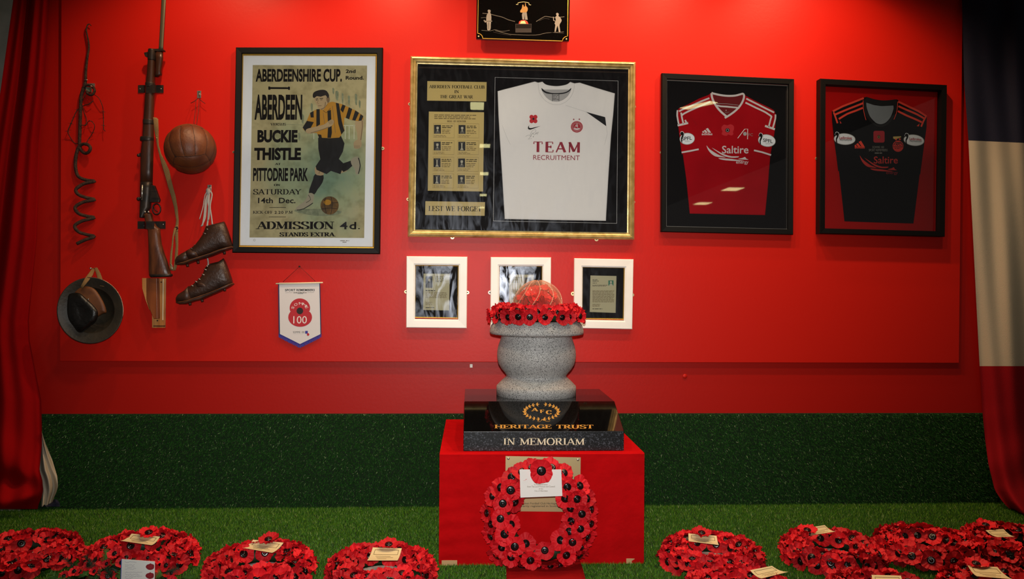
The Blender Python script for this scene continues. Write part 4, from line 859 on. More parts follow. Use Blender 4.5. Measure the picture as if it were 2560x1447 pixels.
# ================================================================ pennant
pn = thing('pennant', 'small white pointed pennant with a red figure-of-eight poppy and blue fringe', 'pennant', W(750, 870, .03))
T6 = (660, 640, 5.789)
A = Art(pn, BD + .008, T6)
def t6(p): return C(p, *T6)
quad_slab(t6([(218, 386), (802, 378), (812, 700), (826, 1125), (522, 1272), (228, 1125), (222, 700)]), BD + .008, BD + .0095).build('banner_cloth', M['pennant'], pn)
b = MB()
for s_, (xa_, ya_, xb_, yb_) in enumerate(((212, 1112, 518, 1268), (522, 1268, 832, 1112))):
    for k in range(44):
        t_ = k / 44; x = xa_ + (xb_ - xa_) * t_; y = ya_ + (yb_ - ya_) * t_; w = (xb_ - xa_) / 44 * .86; dy = (yb_ - ya_) / 44
        h = 62 + random.uniform(-4, 4)
        b.prism(t6([(x, y), (x + w, y + dy), (x + w + random.uniform(-2, 2), y + dy + h), (x + random.uniform(-2, 2), y + h)]), BD + .006, BD + .0075)
o = b.build('fringe', M['bluefringe'], pn); o['kind'] = 'stuff'
quad_slab(t6([(204, 384), (220, 384), (232, 1130), (214, 1128)]), BD + .0085, BD + .0105).build('edge_binding', M['navyink'], pn)
quad_slab(t6([(802, 380), (814, 380), (830, 1126), (818, 1126)]), BD + .0085, BD + .0105).build('edge_binding', M['navyink'], pn)
MB().tube([W(*t6([(172, 400)])[0], BD + .012), W(*t6([(852, 384)])[0], BD + .012)], .0035).build('rod', M['creamtext'], pn)
MB().tube([W(*t6([q])[0], BD + .006) for q in ((276, 372), (516, 150), (744, 366))], .0011, 6).build('cord', M['rope'], pn)
p = W(*t6([(518, 150)])[0], BD); MB().lathe(p, [(.003, 0), (.003, .008), (.0045, .009), (.003, .011)], 10, M3=Matrix.Rotation(R(90), 3, 'X')).build('nail', M['steeldark'], pn)
A = Art(pn, BD + .0095, T6, .0003)
A.text('SPORT REMEMBERS', 304, 476, 734, 508, M['photodark'], 2, bold=.015, lean=0, rise=-2); A.line([(308, 528), (420, 527)], 2.5, M['photomid']); A.line([(630, 526), (725, 525)], 2.5, M['photomid']); A.words(428, 520, 620, 534, 1, M['photomid'], .7, ragged=0); A.words(485, 536, 565, 546, 1, M['photomid'], .6, ragged=0)
top = circ(519, 752, 148, 140, 26, 205, -25); bot = circ(523, 885, 172, 138, 28, 38, -218)
A.poly([(386, 798)] + top[1:-1] + [(650, 796)] + bot[1:-1], M['badgered'], 2, 'poppy_badge', 0)
A.poly(circ(519, 793, 48, 48, 22), M['photodark'], 3, 'poppy_badge')
def arcf(u, w): a = R(160 - 140 * u); r = 88 + 38 * w; return (519 + r * 1.08 * math.cos(a), 793 - r * math.sin(a) * 1.02)
for k, ch in enumerate('SOMME'):
    a0 = 163 - k * 29 - (8 if k > 1 else 0); wd_ = {'S': 19, 'O': 26, 'M': 28, 'E': 18}[ch]
    def af(u, w, a0=a0, wd_=wd_): a = R(a0 - wd_ * u); r = 90 + 36 * w; return (519 + r * 1.05 * math.cos(a), 793 - r * math.sin(a))
    A.text(ch, 0, 0, 1, 1, TW, 3, 'lettering', arcf=af)
A.text('100', 424, 868, 620, 976, TW, 3)
A.text('SOMME 100', 420, 1086, 585, 1114, M['photomid'], 2); A.line([(420, 1126), (560, 1126)], 2, M['pale']); A.rect(596, 1082, 634, 1122, M['bluefringe'], 2, 'logo'); A.poly(circ(638, 1134, 18, 20, 14), M['badgered'], 3, 'logo')
A.build()

# ================================================================ rusty picket with barbed wire
T = (140, 40, 4.02)
sp = thing('screw_picket', 'rusty iron corkscrew picket with a barbed wire tangle, hung at the left of the board', 'picket', W(212, 610, .03))
def path3(px, r, d, k=4):
    """px points; d single or per point"""
    dd = d if isinstance(d, (list, tuple)) else [d] * len(px)
    rr = r if isinstance(r, (list, tuple)) else [r] * len(px)
    q = smooth_pts([(x, y, z, w) for (x, y), z, w in zip(px, dd, rr)], k, False)
    return [W(x, y, z) for x, y, z, w in q], [w for *_, w in q]
up_ = C([(352, 98), (338, 82), (318, 90), (305, 140), (315, 200), (328, 270), (330, 330), (318, 400), (308, 480), (300, 560), (297, 640), (285, 720), (262, 770), (250, 850), (245, 1000), (240, 1150), (237, 1280), (250, 1345), (290, 1378), (330, 1365), (345, 1325), (320, 1293), (270, 1287), (228, 1318), (207, 1380)], *T)
dn_ = [(191, 384), (189, 400), (189, 420), (196, 441), (216, 450), (237, 453), (210, 459), (190, 473), (196, 486), (216, 494), (237, 499), (208, 505), (188, 518), (196, 533), (216, 540), (236, 544), (206, 552), (187, 564), (196, 579), (216, 586), (236, 591), (214, 599), (192, 609)]
rad = [.0018, .002, .003, .0034, .0036, .0042, .0046, .005, .0056, .006, .0066, .0075] + [.0076] * (len(up_) - 12) + [.0078] * len(dn_)
dep = [.032] * (len(up_) - 9) + [.03, .03, .035, .045, .05, .045, .035, .03, .03] + [.03, .03, .03, .03, .03, .03, .042, .05, .045, .03, .028, .04, .05, .045, .03, .028, .04, .05, .045, .03, .028, .04, .045]
pp, rr = path3(up_ + dn_, rad, dep)
MB().tube(pp, rr, 10).build('shaft', M['rust'], sp)
eye = C([(262, 770), (275, 720), (310, 695), (360, 702), (388, 745), (365, 790), (325, 785), (308, 755)], *T)
pp, rr = path3(eye, .0062, [.032, .036, .04, .044, .046, .044, .04, .036]); MB().tube(pp, rr, 10).build('eye_loop', M['rust'], sp)
quad_slab(C([(318, 722), (362, 725), (360, 770), (322, 768)], *T), BD, BD + .02).build('cloth_scrap', mat('grey_green_scrap', '#5a6a58', .8), sp)
hk = quad_slab(C([(276, 680), (392, 678), (394, 712), (372, 722), (340, 700), (278, 690)], *T), BD, BD + .004).build('hanging_hook', M['steel'], sp)
MB().tube([W(*C([(366, 690)], *T)[0], BD), W(*C([(366, 712)], *T)[0], BD + .04), W(*C([(350, 700)], *T)[0], BD + .055)], .0022).build('hook_arm', M['steel'], hk)
MB().tube([W(*q, .04) for q in C([(285, 645), (300, 640), (318, 642)], *T)], .002).build('tie_wire', M['steel'], sp)
for i, q in enumerate(([(370, 780), (430, 825), (465, 900), (475, 960), (478, 1080), (480, 1140), (497, 1156)], [(375, 850), (330, 885), (280, 900), (215, 945), (180, 1010), (150, 1080), (120, 1160), (150, 1230), (190, 1278), (228, 1280)],
                       [(300, 785), (262, 870), (280, 960), (305, 1030), (300, 1090), (250, 1097)], [(250, 1092), (300, 1097), (320, 1065), (350, 1055), (388, 1100), (370, 1170), (325, 1240), (302, 1285)])):
    pp, rr = path3(C(q, *T), .0016 if i != 1 else .0019, [.03 + .012 * math.sin(k * 1.3 + i) for k in range(len(q))], 5)
    w = MB().tube(pp, rr, 6)
    w.build('barbed_wire', M['rust'], sp)
for x, y in ((475, 960), (120, 1162), (215, 945), (150, 1080), (478, 1100), (350, 1055), (370, 1170)):
    p = W(*C([(x, y)], *T)[0], .035)
    MB().tube([p + Vector((-.011, -.004, .002)), p + Vector((.001, 0, 0)), p + Vector((.010, .003, -.003))], [.0006, .0014, .0006], 5).build('barb', M['rust'], sp)

# ================================================================ helmet
T = (140, 640, 6.289)
hm = thing('steel_helmet', 'shallow wide-brimmed olive steel helmet hung by its strap, inside showing a black liner', 'helmet', W(226, 857, .08))
hc = W(226.6, 776, .105)
HR = Matrix.Rotation(R(6), 3, 'Z') @ Matrix.Rotation(R(90), 3, 'X')
k_ = 80.5 / (FPX / 3.895)
MB().lathe(hc, [(k_ * .70, -.012), (k_ * .84, -.004), (k_ * .97, .006), (k_, .007), (k_ * 1.005, .003), (k_ * .98, .001), (k_ * .84, -.009), (k_ * .72, -.018), (k_ * .62, -.040), (k_ * .45, -.066), (k_ * .22, -.080), (.004, -.083)], 56, .94, False, HR).build('shell', M['olive'], hm)
MB().lathe(hc, [(.002, -.074), (k_ * .22, -.072), (k_ * .45, -.058), (k_ * .60, -.036), (k_ * .70, -.012)], 56, .94, False, HR).build('bowl_interior', M['olive'], hm)
rim = [hc + HR @ Vector((k_ * .94 * math.cos(a) * 1.0, k_ * math.sin(a), .006)) for a in [R(95 - i * 4) for i in range(28)]]
MB().tube(rim, .0022, 6).build('bright_rim', mat('pale_metal_rim', '#9a7460', .3, metal=.7), hm)  # paler metallic edge along the upper right of the brim
pillow(smooth_pts(C([(290, 560), (400, 480), (480, 468), (600, 508), (690, 620), (765, 760), (795, 885), (740, 905), (640, 960), (520, 1000), (300, 900), (230, 700)], *T), 3), .09, [0, .014, .020, .022], [1, .97, .9, .7]).build('leather_band', M['tan'], hm)
pillow(smooth_pts(C([(185, 650), (215, 590), (320, 572), (390, 590), (460, 650), (560, 740), (640, 830), (665, 900), (640, 1000), (590, 1060), (480, 1150), (410, 1200), (340, 1190), (270, 1100), (200, 1000), (172, 850)], *T), 3), .105, [0, .012, .022, .026, .02], [1, .97, .88, .6, .3]).build('liner', M['liner'], hm)
for a, b in ((585, 300), ):
    pass
MB().loft([(*C([(575, 185)], *T)[0], *C([(612, 215)], *T)[0], .0015, .05), (*C([(520, 260)], *T)[0], *C([(580, 300)], *T)[0], .0015, .08), (*C([(455, 345)], *T)[0], *C([(530, 365)], *T)[0], .0015, .118), (*C([(395, 460)], *T)[0], *C([(440, 478)], *T)[0], .0015, .126), (*C([(385, 500)], *T)[0], *C([(420, 510)], *T)[0], .0015, .118)], 8, 4).build('chin_strap', M['web'], hm)
MB().loft([(*C([(600, 185)], *T)[0], *C([(650, 180)], *T)[0], .0015, .05), (*C([(630, 270)], *T)[0], *C([(700, 270)], *T)[0], .0015, .06), (*C([(660, 385)], *T)[0], *C([(745, 400)], *T)[0], .0015, .085), (*C([(690, 470)], *T)[0], *C([(760, 480)], *T)[0], .0015, .095)], 8, 4).build('chin_strap', M['web'], hm)
p = W(*C([(600, 195)], *T)[0], BD); MB().lathe(p, [(.0025, 0), (.0025, .035), (.005, .036), (.004, .039)], 10, M3=Matrix.Rotation(R(90), 3, 'X')).build('nail', M['steel'], hm)
p = W(*C([(510, 680)], *T)[0], .128); MB().lathe(p, [(.004, 0), (.003, .003)], 10, M3=Matrix.Rotation(R(90), 3, 'X')).build('rivet', M['steel'], hm)

# ================================================================ rifle with bayonet
rfl = thing('rifle', 'old wooden military rifle with fixed bayonet, mounted upright on the red board', 'rifle', W(395, 690, .05))
DC = BD + .045
def lo(secs, name, m, hd, dc=DC, n=14, e=2.4, par=None, **k):
    ss = [(a, y, b, y + (b - a) * .02, (hd[i] if isinstance(hd, (list, tuple)) else hd), dc) for i, (y, a, b) in enumerate(secs)]
    return MB().loft(ss, n, e).build(name, m, par or rfl, **k)
lo([(127, 373.5, 389), (145, 370.8, 388.5), (187, 367.7, 387.4), (207, 365.2, 386.4), (232, 364, 386), (270, 361.5, 384.3), (300, 359.4, 383.6), (311, 358.4, 384), (342, 357, 384), (384, 352, 383.3), (425, 351.5, 382.2), (462, 351, 381)], 'fore_end', M['walnut'], .02)
lo([(124, 372, 389), (127, 371, 390), (150, 370, 390), (151, 371, 389)], 'nose_cap', M['steeldark'], .022)
MB().prism([(363, 134), (372, 132), (372, 146), (366, 143)], DC - .008, DC + .008).build('sight_guard', M['steeldark'], rfl)
lo([(207, 364.5, 387), (209, 364, 387.5), (217, 364, 387), (219, 364.5, 386.5)], 'barrel_band', M['steeldark'], .0225)
lo([(299, 358.8, 384.5), (301, 358, 385), (309, 358, 385), (311, 358.5, 384.5)], 'barrel_band', M['steeldark'], .0225)
MB().loft([(352, 342, 384, 342, .022, DC), (351, 343, 384, 343, .023, DC), (350.5, 352, 384, 352, .023, DC), (352, 353, 383, 353, .022, DC)], 14, 2.4).build('barrel_band', M['steeldark'], rfl)
lo([(-104, 411.5, 413.5), (-80, 408, 416), (0, 403.6, 415), (60, 400.5, 411.5), (115, 397.2, 408.2), (124, 396.5, 408)], 'bayonet_blade', mat('dull_bayonet_steel', '#6a6450', .45, metal=.7), [.0005, .0015, .003, .0035, .004, .005], e=2)
MB().prism([(384, 125.5), (402, 125), (414, 127), (414.5, 130), (400, 132), (384, 129.5)], DC - .012, DC + .012).build('crossguard', M['steeldark'], rfl, bevel=.001)
MB().loft([(389, 131, 407.5, 131, .010, DC), (389, 145, 407.5, 146, .012, DC), (389.5, 160, 405.5, 162, .011, DC), (390, 175, 402.5, 177, .012, DC), (389, 184, 404.5, 187, .012, DC), (388, 192, 396, 192, .009, DC)], 14, 2.6).build('bayonet_grip', M['walnut'], rfl)
lo([(455, 351, 381.5), (470, 350.5, 380), (487, 351, 379), (518, 350, 377), (543, 350, 362), (544, 351, 361)], 'receiver', M['steeldark'], .021)
MB().tube([W(356, 462, DC + .018), W(355, 500, DC + .019)], .0045).build('bolt', M['steel'], rfl)
MB().tube([W(356, 494, DC + .018), W(350, 495, DC + .026), W(347, 497, DC + .028)], [.004, .004, .004]).build('bolt_arm', M['steeldark'], rfl)
b = bmesh.new(); bmesh.ops.create_uvsphere(b, u_segments=14, v_segments=10, radius=.0095); me = bpy.data.meshes.new('knob'); b.to_mesh(me); b.free(); me.materials.append(M['steeldark']); me.polygons.foreach_set('use_smooth', [True] * len(me.polygons))
def knob(name, px, py, d, par, s=1.0, m=None):
    o = bpy.data.objects.new(name, me if m is None else me.copy()); COL.objects.link(o); o.parent = par; o.location = W(px, py, d) - ORG[par.name]; o.scale = (s, s, s)
    if m: o.data.materials[0] = m
    return o
knob('bolt_knob', 346.5, 497, DC + .02, rfl); knob('sight_knob', 346.5, 388, DC, rfl, .85)
MB().prism([(351, 383), (356, 383), (356, 392), (351, 392)], DC - .006, DC + .006).build('rear_sight', M['steeldark'], rfl)
MB().prism([(379, 462.6), (389.5, 464.6), (402.5, 500), (400.5, 506.5), (378, 506.5), (376, 473)], DC - .011, DC + .011).build('magazine', M['steeldark'], rfl, bevel=.0015)
for y in (476, 493): MB().prism([(379, y), (393 + (y - 476) * .3, y + 1), (393.5 + (y - 476) * .3, y + 3), (379, y + 2)], DC + .011, DC + .0125).build('magazine_rib', M['steeldark'], rfl)
MB().tube([W(391.5 + 10 * math.cos(a), 522.5 - 13.5 * math.sin(a), DC) for a in [2 * math.pi * i / 20 for i in range(20)]], .0032, 8, True, 2).build('trigger_guard', M['steeldark'], rfl)
MB().tube([W(384, 518, DC), W(388, 525, DC), W(394, 529, DC)], .002).build('trigger', M['steeldark'], rfl)
for x in (362.5, 371.5): knob('receiver_screw', x, 529.5, DC + .016, rfl, .55, M['steel'])
MB().loft([(352, 536, 378, 532, .017, DC), (361.5, 540, 380, 537, .018, DC), (364, 556, 383, 552, .018, DC), (368, 572, 392, 566, .019, DC), (370.4, 576, 399.8, 571, .020, DC), (371, 590, 401, 586, .021, DC), (371.9, 612, 404, 610, .022, DC), (372.3, 633, 410.5, 632, .022, DC), (372.3, 654, 418.5, 653, .022, DC), (372, 674, 424, 673, .022, DC), (373, 686, 428, 684, .022, DC), (376, 692, 427, 689, .019, DC)], 16, 2.5).build('butt_stock', M['walnut2'], rfl)
MB().loft([(373, 686, 431, 684.5, .0235, DC), (375, 691, 432, 689, .0235, DC), (378, 693, 428, 691.5, .021, DC)], 16, 2.6).build('butt_plate', M['steeldark'], rfl)
MB().tube([W(424, 658, DC), W(430, 663, DC), W(431, 672, DC), W(425, 674, DC)], .0022).build('sling_swivel', M['steel'], rfl)
Bx = lambda y: 280 + y / 4.823
def sl(secs, T3, d0=None):
    out = []
    for i, (y, a, b, d) in enumerate(secs): out.append((T3[0] + a / T3[2], T3[1] + y / T3[2], T3[0] + b / T3[2], T3[1] + (y + 6) / T3[2], .0014, BD + d))
    return MB().loft(out, 8, 4)
TB, TC_ = (320, 280, 4.823), (320, 550, 4.823)
sl([(62, 300, 345, .05), (80, 302, 365, .055), (200, 312, 370, .045), (320, 335, 369, .035), (400, 348, 374, .03), (500, 370, 402, .022), (600, 395, 455, .015), (700, 425, 500, .012), (800, 455, 521, .012), (900, 482, 545, .012), (1000, 515, 573, .012), (1150, 555, 600, .014), (1300, 580, 612, .018), (1400, 568, 607, .024), (1440, 560, 604, .026)], TB).build('sling', M['web'], rfl)
sl([(60, 572, 606, .026), (120, 560, 604, .026), (200, 566, 606, .024), (300, 575, 607, .022), (400, 566, 603, .022), (500, 560, 598, .026), (560, 548, 588, .034), (600, 520, 575, .042)], TC_).build('sling', M['web'], rfl)
sl([(90, 556, 585, .032), (200, 535, 552, .034), (300, 525, 545, .036), (400, 508, 535, .038), (500, 503, 530, .042), (570, 500, 530, .044), (605, 515, 560, .044)], TC_).build('sling', M['web'], rfl)
quad_slab(C([(562, 1395), (600, 1380), (608, 1405), (570, 1440)], *TB), BD + .024, BD + .030).build('sling_buckle', M['steeldark'], rfl)
knob('sling_stud', 391.5, 345, BD + .038, rfl, .3, M['brass'])
# straps that hold it
for nm, q, sc in (('upper', [(345, 222), (348, 215), (354, 212.5), (366, 212), (372, 211.5), (380, 212), (388, 212.5), (409, 213), (409, 232), (388, 231.5), (366, 232), (354, 232.5), (348, 229)], ((350.5, 222), (402.5, 222))), ('lower', [(345, 555), (366, 554), (374, 552.5), (384, 552.5), (392, 552), (413, 550.5), (414, 569), (392, 570.5), (374, 572.5), (344, 573)], ((361, 564), (408, 561)))):
    st = thing('rifle_clamp', nm + ' black steel strap clamping the rifle to the board', 'clamp', W(378, q[0][1], .03), 'black straps holding the rifle')
    y0, y1 = (212.5, 232) if nm == 'upper' else (553, 572)
    xl_, xr_ = (345, 409) if nm == 'upper' else (344, 414)
    a, b2 = (362, 390) if nm == 'upper' else (362, 388)
    outl = [(xl_, .004), (a - 2, .004), (a, .03), (a + 3, .066), (b2 - 3, .066), (b2, .03), (b2 + 2, .004), (xr_, .004)]
    vs = []
    for (x, d) in outl:
        for y in (y0, y1):
            for dd in (0, -.0035): vs.append(W(x, y, BD + max(d + dd, .0003)))
    fs = []
    for i in range(len(outl) - 1):
        k = i * 4; fs += [(k, k + 1, k + 5, k + 4), (k + 2, k + 6, k + 7, k + 3), (k, k + 4, k + 6, k + 2), (k + 1, k + 3, k + 7, k + 5)]
    fs += [(0, 2, 3, 1), (len(vs) - 4, len(vs) - 3, len(vs) - 1, len(vs) - 2)]
    MB().add(vs, fs).build('strap', M['steeldark'], st)
    for x, y in sc: MB().lathe(W(x, y, BD + .004), [(.0035, 0), (.0035, .002), (.002, .003)], 10, M3=Matrix.Rotation(R(90), 3, 'X')).build('screw', M['steel'], st)
# wooden rest under the butt
rs = thing('rifle_rest', 'small pine plate and stained wooden wedge under the rifle butt', 'bracket', W(398, 819, .02))
quad_slab([(381.2, 696), (416, 696), (414.5, 819), (381.6, 819)], BD, BD + .008).build('back_plate', M['pine'], rs, bevel=.001)
quad_slab([(407.5, 697), (409.5, 697), (408.5, 800), (406.5, 800)], BD + .008, BD + .0105).build('bead', M['creamtext'], rs)
def c3(p): return C(p, *TC_)
MB().prism(c3([(262, 700), (382, 700), (388, 1185), (345, 1185), (300, 1075), (262, 960)]), BD + .008, BD + .045).build('wedge', M['teak'], rs, bevel=.0015)
MB().prism(c3([(212, 700), (262, 700), (262, 962), (300, 1078), (250, 950), (215, 825)]), BD + .002, BD + .045).build('wedge_cheek', M['pine'], rs, bevel=.001)
for x, y in ((355, 1212), (402, 748)): MB().lathe(W(*c3([(x, y)])[0], BD + .008), [(.0035, 0), (.0035, .002), (.002, .003)], 10, M3=Matrix.Rotation(R(90), 3, 'X')).build('screw', M['steeldark'], rs)
MB().prism(c3([(305, 1270), (450, 1270), (450, 1285), (305, 1285)]), BD + .008, BD + .0085).build('dark_mark', M['walnut2'], rs)

# ================================================================ leather football
fbr = 60.5 / (FPX / (4 - BD - .118)); fbc = W(476, 372, BD + fbr + .001)
fb = thing('leather_football', 'old brown laced leather football hanging on a cord beside the rifle', 'football', fbc)
def panel_mesh(s0, s1):
    b = MB(); n = 12; nu = 6; vs = []
    def edge(u): return 1 if u in (0, 1) else 0
    for j in range(n + 1):
        for i in range(nu + 1):
            u, v = i / nu, j / n; X = -1 + 2 * v; Y = s0 + (s1 - s0) * u
            g = .012
            Xg = X * (1 - g); Yg = s0 + g + (s1 - s0 - 2 * g) * u
            p = Vector((math.tan(Xg * math.pi / 4), math.tan(Yg * math.pi / 4), 1)).normalized()
            e = min(u, 1 - u) * (s1 - s0) * nu / 6; e2 = min(v, 1 - v) * 2
            f = min(1, min(e, e2) / .10); vs.append(p * fbr * (.982 + .018 * math.sin(f * math.pi / 2)))
    b.add(vs, [(j * (nu + 1) + i, j * (nu + 1) + i + 1, (j + 1) * (nu + 1) + i + 1, (j + 1) * (nu + 1) + i) for j in range(n) for i in range(nu)], True)
    return b
core = MB(); core.lathe((0, 0, 0), [(fbr * .983 * math.sin(t), -fbr * .983 * math.cos(t)) for t in [math.pi * i / 20 for i in range(21)]], 36, cap=False)
core.v = [v + fbc for v in core.v]; core.build('bladder', M['seam'], fb)
pms = []
for s0, s1 in ((-1, -.34), (-.34, .34), (.34, 1)):
    pb = panel_mesh(s0, s1); m0 = bpy.data.meshes.new('panel'); m0.from_pydata([tuple(v) for v in pb.v], [], pb.f); m0.polygons.foreach_set('use_smooth', [True] * len(m0.polygons)); m0.materials.append(M['leather']); pms.append(m0)
bt = Matrix.Rotation(R(12), 3, 'Z') @ Matrix.Rotation(R(-18), 3, 'X') @ Matrix.Rotation(R(-8), 3, 'Y')
for rot, tw in (((0, 0), 0), ((180, 0), 0), ((90, 0), 90), ((-90, 0), 90), ((0, 90), 90), ((0, -90), 90)):
    base = Matrix.Rotation(R(rot[0]), 3, 'X') @ Matrix.Rotation(R(rot[1]), 3, 'Y')
    if rot[1] != 0: base = Matrix.Rotation(R(rot[1]), 3, 'Y') @ Matrix.Rotation(R(0), 3, 'Z')
    else: base = Matrix.Rotation(R(rot[0]), 3, 'X') @ Matrix.Rotation(R(tw), 3, 'Z')
    if rot[1] != 0: base = Matrix.Rotation(R(rot[1]), 3, 'Y') @ Matrix.Rotation(R(0), 3, 'Z')
    for m0 in pms:
        o = bpy.data.objects.new('panel', m0); COL.objects.link(o); o.parent = fb; o.matrix_local = (bt @ base).to_4x4()
MB().tube([W(x, y, BD + d) for x, y, d in ((490, 249, .02), (488, 280, .05), (484.5, 308, .09), (488, 312, .10), (492, 310, .09), (496, 280, .05), (498, 249, .02))], .0013, 6).build('cord', M['rope'], fb)
for q in ([(495, 246), (486, 253), (477, 258)], [(497, 246), (506, 254), (513, 259)]): MB().tube([W(x, y, BD + .02) for x, y in q], .0015, 6).build('cord_end', M['rope'], fb)
def hook(px, py, label):
    h = thing('wall_hook', label, 'hook', W(px, py, BD), 'small chrome wall hooks')
    quad_slab([(px - 5, py - 9), (px + 5, py - 9), (px + 5, py + 9), (px - 5, py + 9)], BD, BD + .002).build('hook_plate', M['steel'], h, bevel=.0005)
    MB().tube([W(px, py - 4, BD + .002), W(px + 1, py, BD + .018), W(px, py + 4, BD + .026), W(px, py - 3, BD + .033)], .0022).build('hook_arm', M['steel'], h)
    MB().lathe(W(px, py - 6, BD + .002), [(.003, 0), (.002, .002)], 8, M3=Matrix.Rotation(R(90), 3, 'X')).build('screw', M['steeldark'], h)
hook(498, 236, 'small chrome hook the leather football hangs from'); hook(524, 471, 'small chrome hook the football boots hang from')

# ================================================================ boots
T = (420, 440, 4.256)
def boot(label, secs, sole, studs, laces, dz, band):
    t = thing('football_boot', label, 'boot', W(*C([(400, secs[0][3])], *T)[0], .05), 'old brown football boots')
    hd = [.012, .026, .033, .036, .037, .037, .036, .036, .035, .034, .033, .024]
    def L(idx, grow, hs=1.0): return [(*C([(secs[i][0], secs[i][1] - grow)], *T)[0], *C([(secs[i][2], secs[i][3])], *T)[0], hd[i] * hs + grow * .0004, dz) for i in idx]
    MB().loft(L(range(12), 0), 18, 2.3).build('upper', M['bootleather'], t)
    MB().loft(L(range(0, 4), 2.5), 18, 2.3).build('toe_cap', M['sole'], t)
    q = [(*C([(a, b)], *T)[0], *C([(c, d)], *T)[0], h, dz) for a, b, c, d, h in band]
    MB().loft(q, 12, 2.2).build('instep_band', M['sole'], t)
    sp_ = [(*C([(x, y)], *T)[0], *C([(x + 3, y + w)], *T)[0], h, dz) for x, y, w, h in sole]
    MB().loft(sp_, 12, 3.5).build('sole', M['sole'], t)
    MB().tube([W(*C([(x, y + 1)], *T)[0], dz + h + .001) for x, y, w, h in sole], .0015, 6).build('welt', M['tan'], t)
    for x, y in studs:
        for dd in (-.018, .018):
            a = W(*C([(x, y - 8)], *T)[0], dz + dd); b = W(*C([(x + 6, y + 18)], *T)[0], dz + dd)
            MB().tube([a, b], [.0075, .0062], 10).build('stud', M['sole'], t)
    for x, y, l in laces:
        MB().tube([W(*C([(x - l, y - 2)], *T)[0], dz + .006), W(*C([(x, y + 2)], *T)[0], dz + .024), W(*C([(x + l, y + 6)], *T)[0], dz + .030)], .0022, 6).build('lace', M['lace'], t)
    return t
DB = BD + .048
b1 = boot('brown leather football boot hanging directly under the chrome hook', [(80, 890, 88, 940), (100, 858, 130, 938), (150, 825, 190, 925), (205, 795, 250, 895), (250, 768, 320, 868), (300, 725, 385, 848), (345, 665, 440, 830), (382, 605, 490, 810), (408, 530, 545, 790), (470, 514, 600, 772), (545, 495, 640, 762), (597, 483, 684, 752)],
          [(84, 930, 14, .014), (130, 922, 26, .034), (190, 910, 34, .040), (250, 885, 34, .040), (330, 860, 34, .036), (450, 822, 36, .033), (560, 780, 34, .036), (640, 758, 28, .036), (686, 748, 18, .020)],
          [(205, 945), (318, 912), (598, 812)], [(388, 607, 16), (364, 662, 20), (330, 708, 14), (295, 735, 16), (252, 768, 12), (415, 560, 6)], DB, [(205, 790, 250, 900, .0385), (250, 765, 300, 880, .0395), (318, 780, 345, 868, .0385)])
b2_ = boot('darker brown football boot hanging beneath its pair', [(90, 1290, 95, 1345), (110, 1260, 150, 1350), (180, 1215, 215, 1345), (222, 1172, 270, 1322), (262, 1163, 330, 1305), (300, 1120, 380, 1290), (340, 1090, 430, 1268), (375, 1040, 480, 1246), (400, 970, 540, 1220), (450, 930, 590, 1198), (540, 908, 640, 1172), (590, 873, 688, 1146)],
           [(92, 1335, 14, .014), (140, 1336, 26, .034), (205, 1325, 36, .040), (270, 1298, 40, .040), (360, 1268, 50, .036), (430, 1245, 40, .033), (540, 1200, 38, .036), (640, 1155, 34, .036), (692, 1138, 18, .020)],
           [(232, 1355), (362, 1320), (600, 1205)], [(396, 992, 12), (374, 1045, 12), (333, 1093, 8), (298, 1120, 9), (258, 1163, 9), (415, 955, 5)], DB - .004, [(305, 1120, 370, 1230, .0375), (370, 1110, 440, 1210, .0385), (400, 1130, 450, 1200, .0375)])
lc = thing('bootlaces', 'tied bunch of long grey bootlaces looped on the hook above the boots', 'laces', W(524, 500, .04))
for q, r in (([(438, 150), (395, 200), (372, 330), (335, 460)], .0022), ([(432, 160), (400, 260), (385, 420), (365, 530)], .0038), ([(436, 160), (410, 300), (395, 450), (352, 535)], .0028), ([(440, 165), (435, 300), (428, 440), (415, 540), (414, 575)], .0040), ([(450, 160), (468, 200), (448, 320), (462, 430), (472, 515)], .0034), ([(445, 160), (425, 250), (440, 380), (430, 470)], .003)):
    pp, rr = path3(C(q, *T), r, [BD + .03 + .004 * k for k in range(len(q))], 5); MB().tube(pp, rr, 8, flat=.5).build('lace_strand', M['lace'], lc)
pp, rr = path3(C([(420, 875), (428, 915), (426, 960)], *T), .0035, BD + .05, 4); MB().tube(pp, rr, 8).build('lace_strand', M['lace'], lc)
pillow(smooth_pts(C([(405, 140), (435, 125), (455, 150), (450, 190), (425, 215), (405, 190)], *T), 2), BD + .02, [0, .012, .016], [1, .8, .4]).build('knot', M['lace'], lc)

# ================================================================ red cloth covered box
DFR = .835
bx0, bx1 = W(1098, 1280, DFR).x, W(1610, 1280, DFR).x
bzt = W(1350, 1133, DFR).z; bzb = W(1350, 1414, DFR).z
pb = thing('draped_box', 'low box draped in bright red velvet standing before the green turf strip', 'box', ((bx0 + bx1) / 2, -.43, 0))
b = MB()
NX, NZ = 96, 56
def wr(x, z):
    u = (x - bx0) / (bx1 - bx0); v = (bzt - z) / (bzt - bzb)
    w = .0022 * math.sin(v * 44 + math.sin(u * 6) * 1.5) * max(0, 1 - u / .30) * min(1, v * 2) + .0012 * math.sin(u * 50 + v * 3) * v
    w += .0016 * math.exp(-((v - .045) / .012) ** 2) - .002 * math.exp(-((v - .03) / .008) ** 2) + .0015 * math.exp(-((v - .955) / .012) ** 2)
    w += .002 * math.sin(v * 30 + u * 5) * max(0, (u - .8) * 3) * v
    return w
vs = [Vector((bx0 + (bx1 - bx0) * i / NX, -DFR - wr(bx0 + (bx1 - bx0) * i / NX, bzt + (bzb - bzt) * j / NZ) - .004 * (j / NZ), bzt - .004 + (bzb - bzt + .004 * math.sin(i * .2)) * j / NZ)) for j in range(NZ + 1) for i in range(NX + 1)]
n = NX + 1
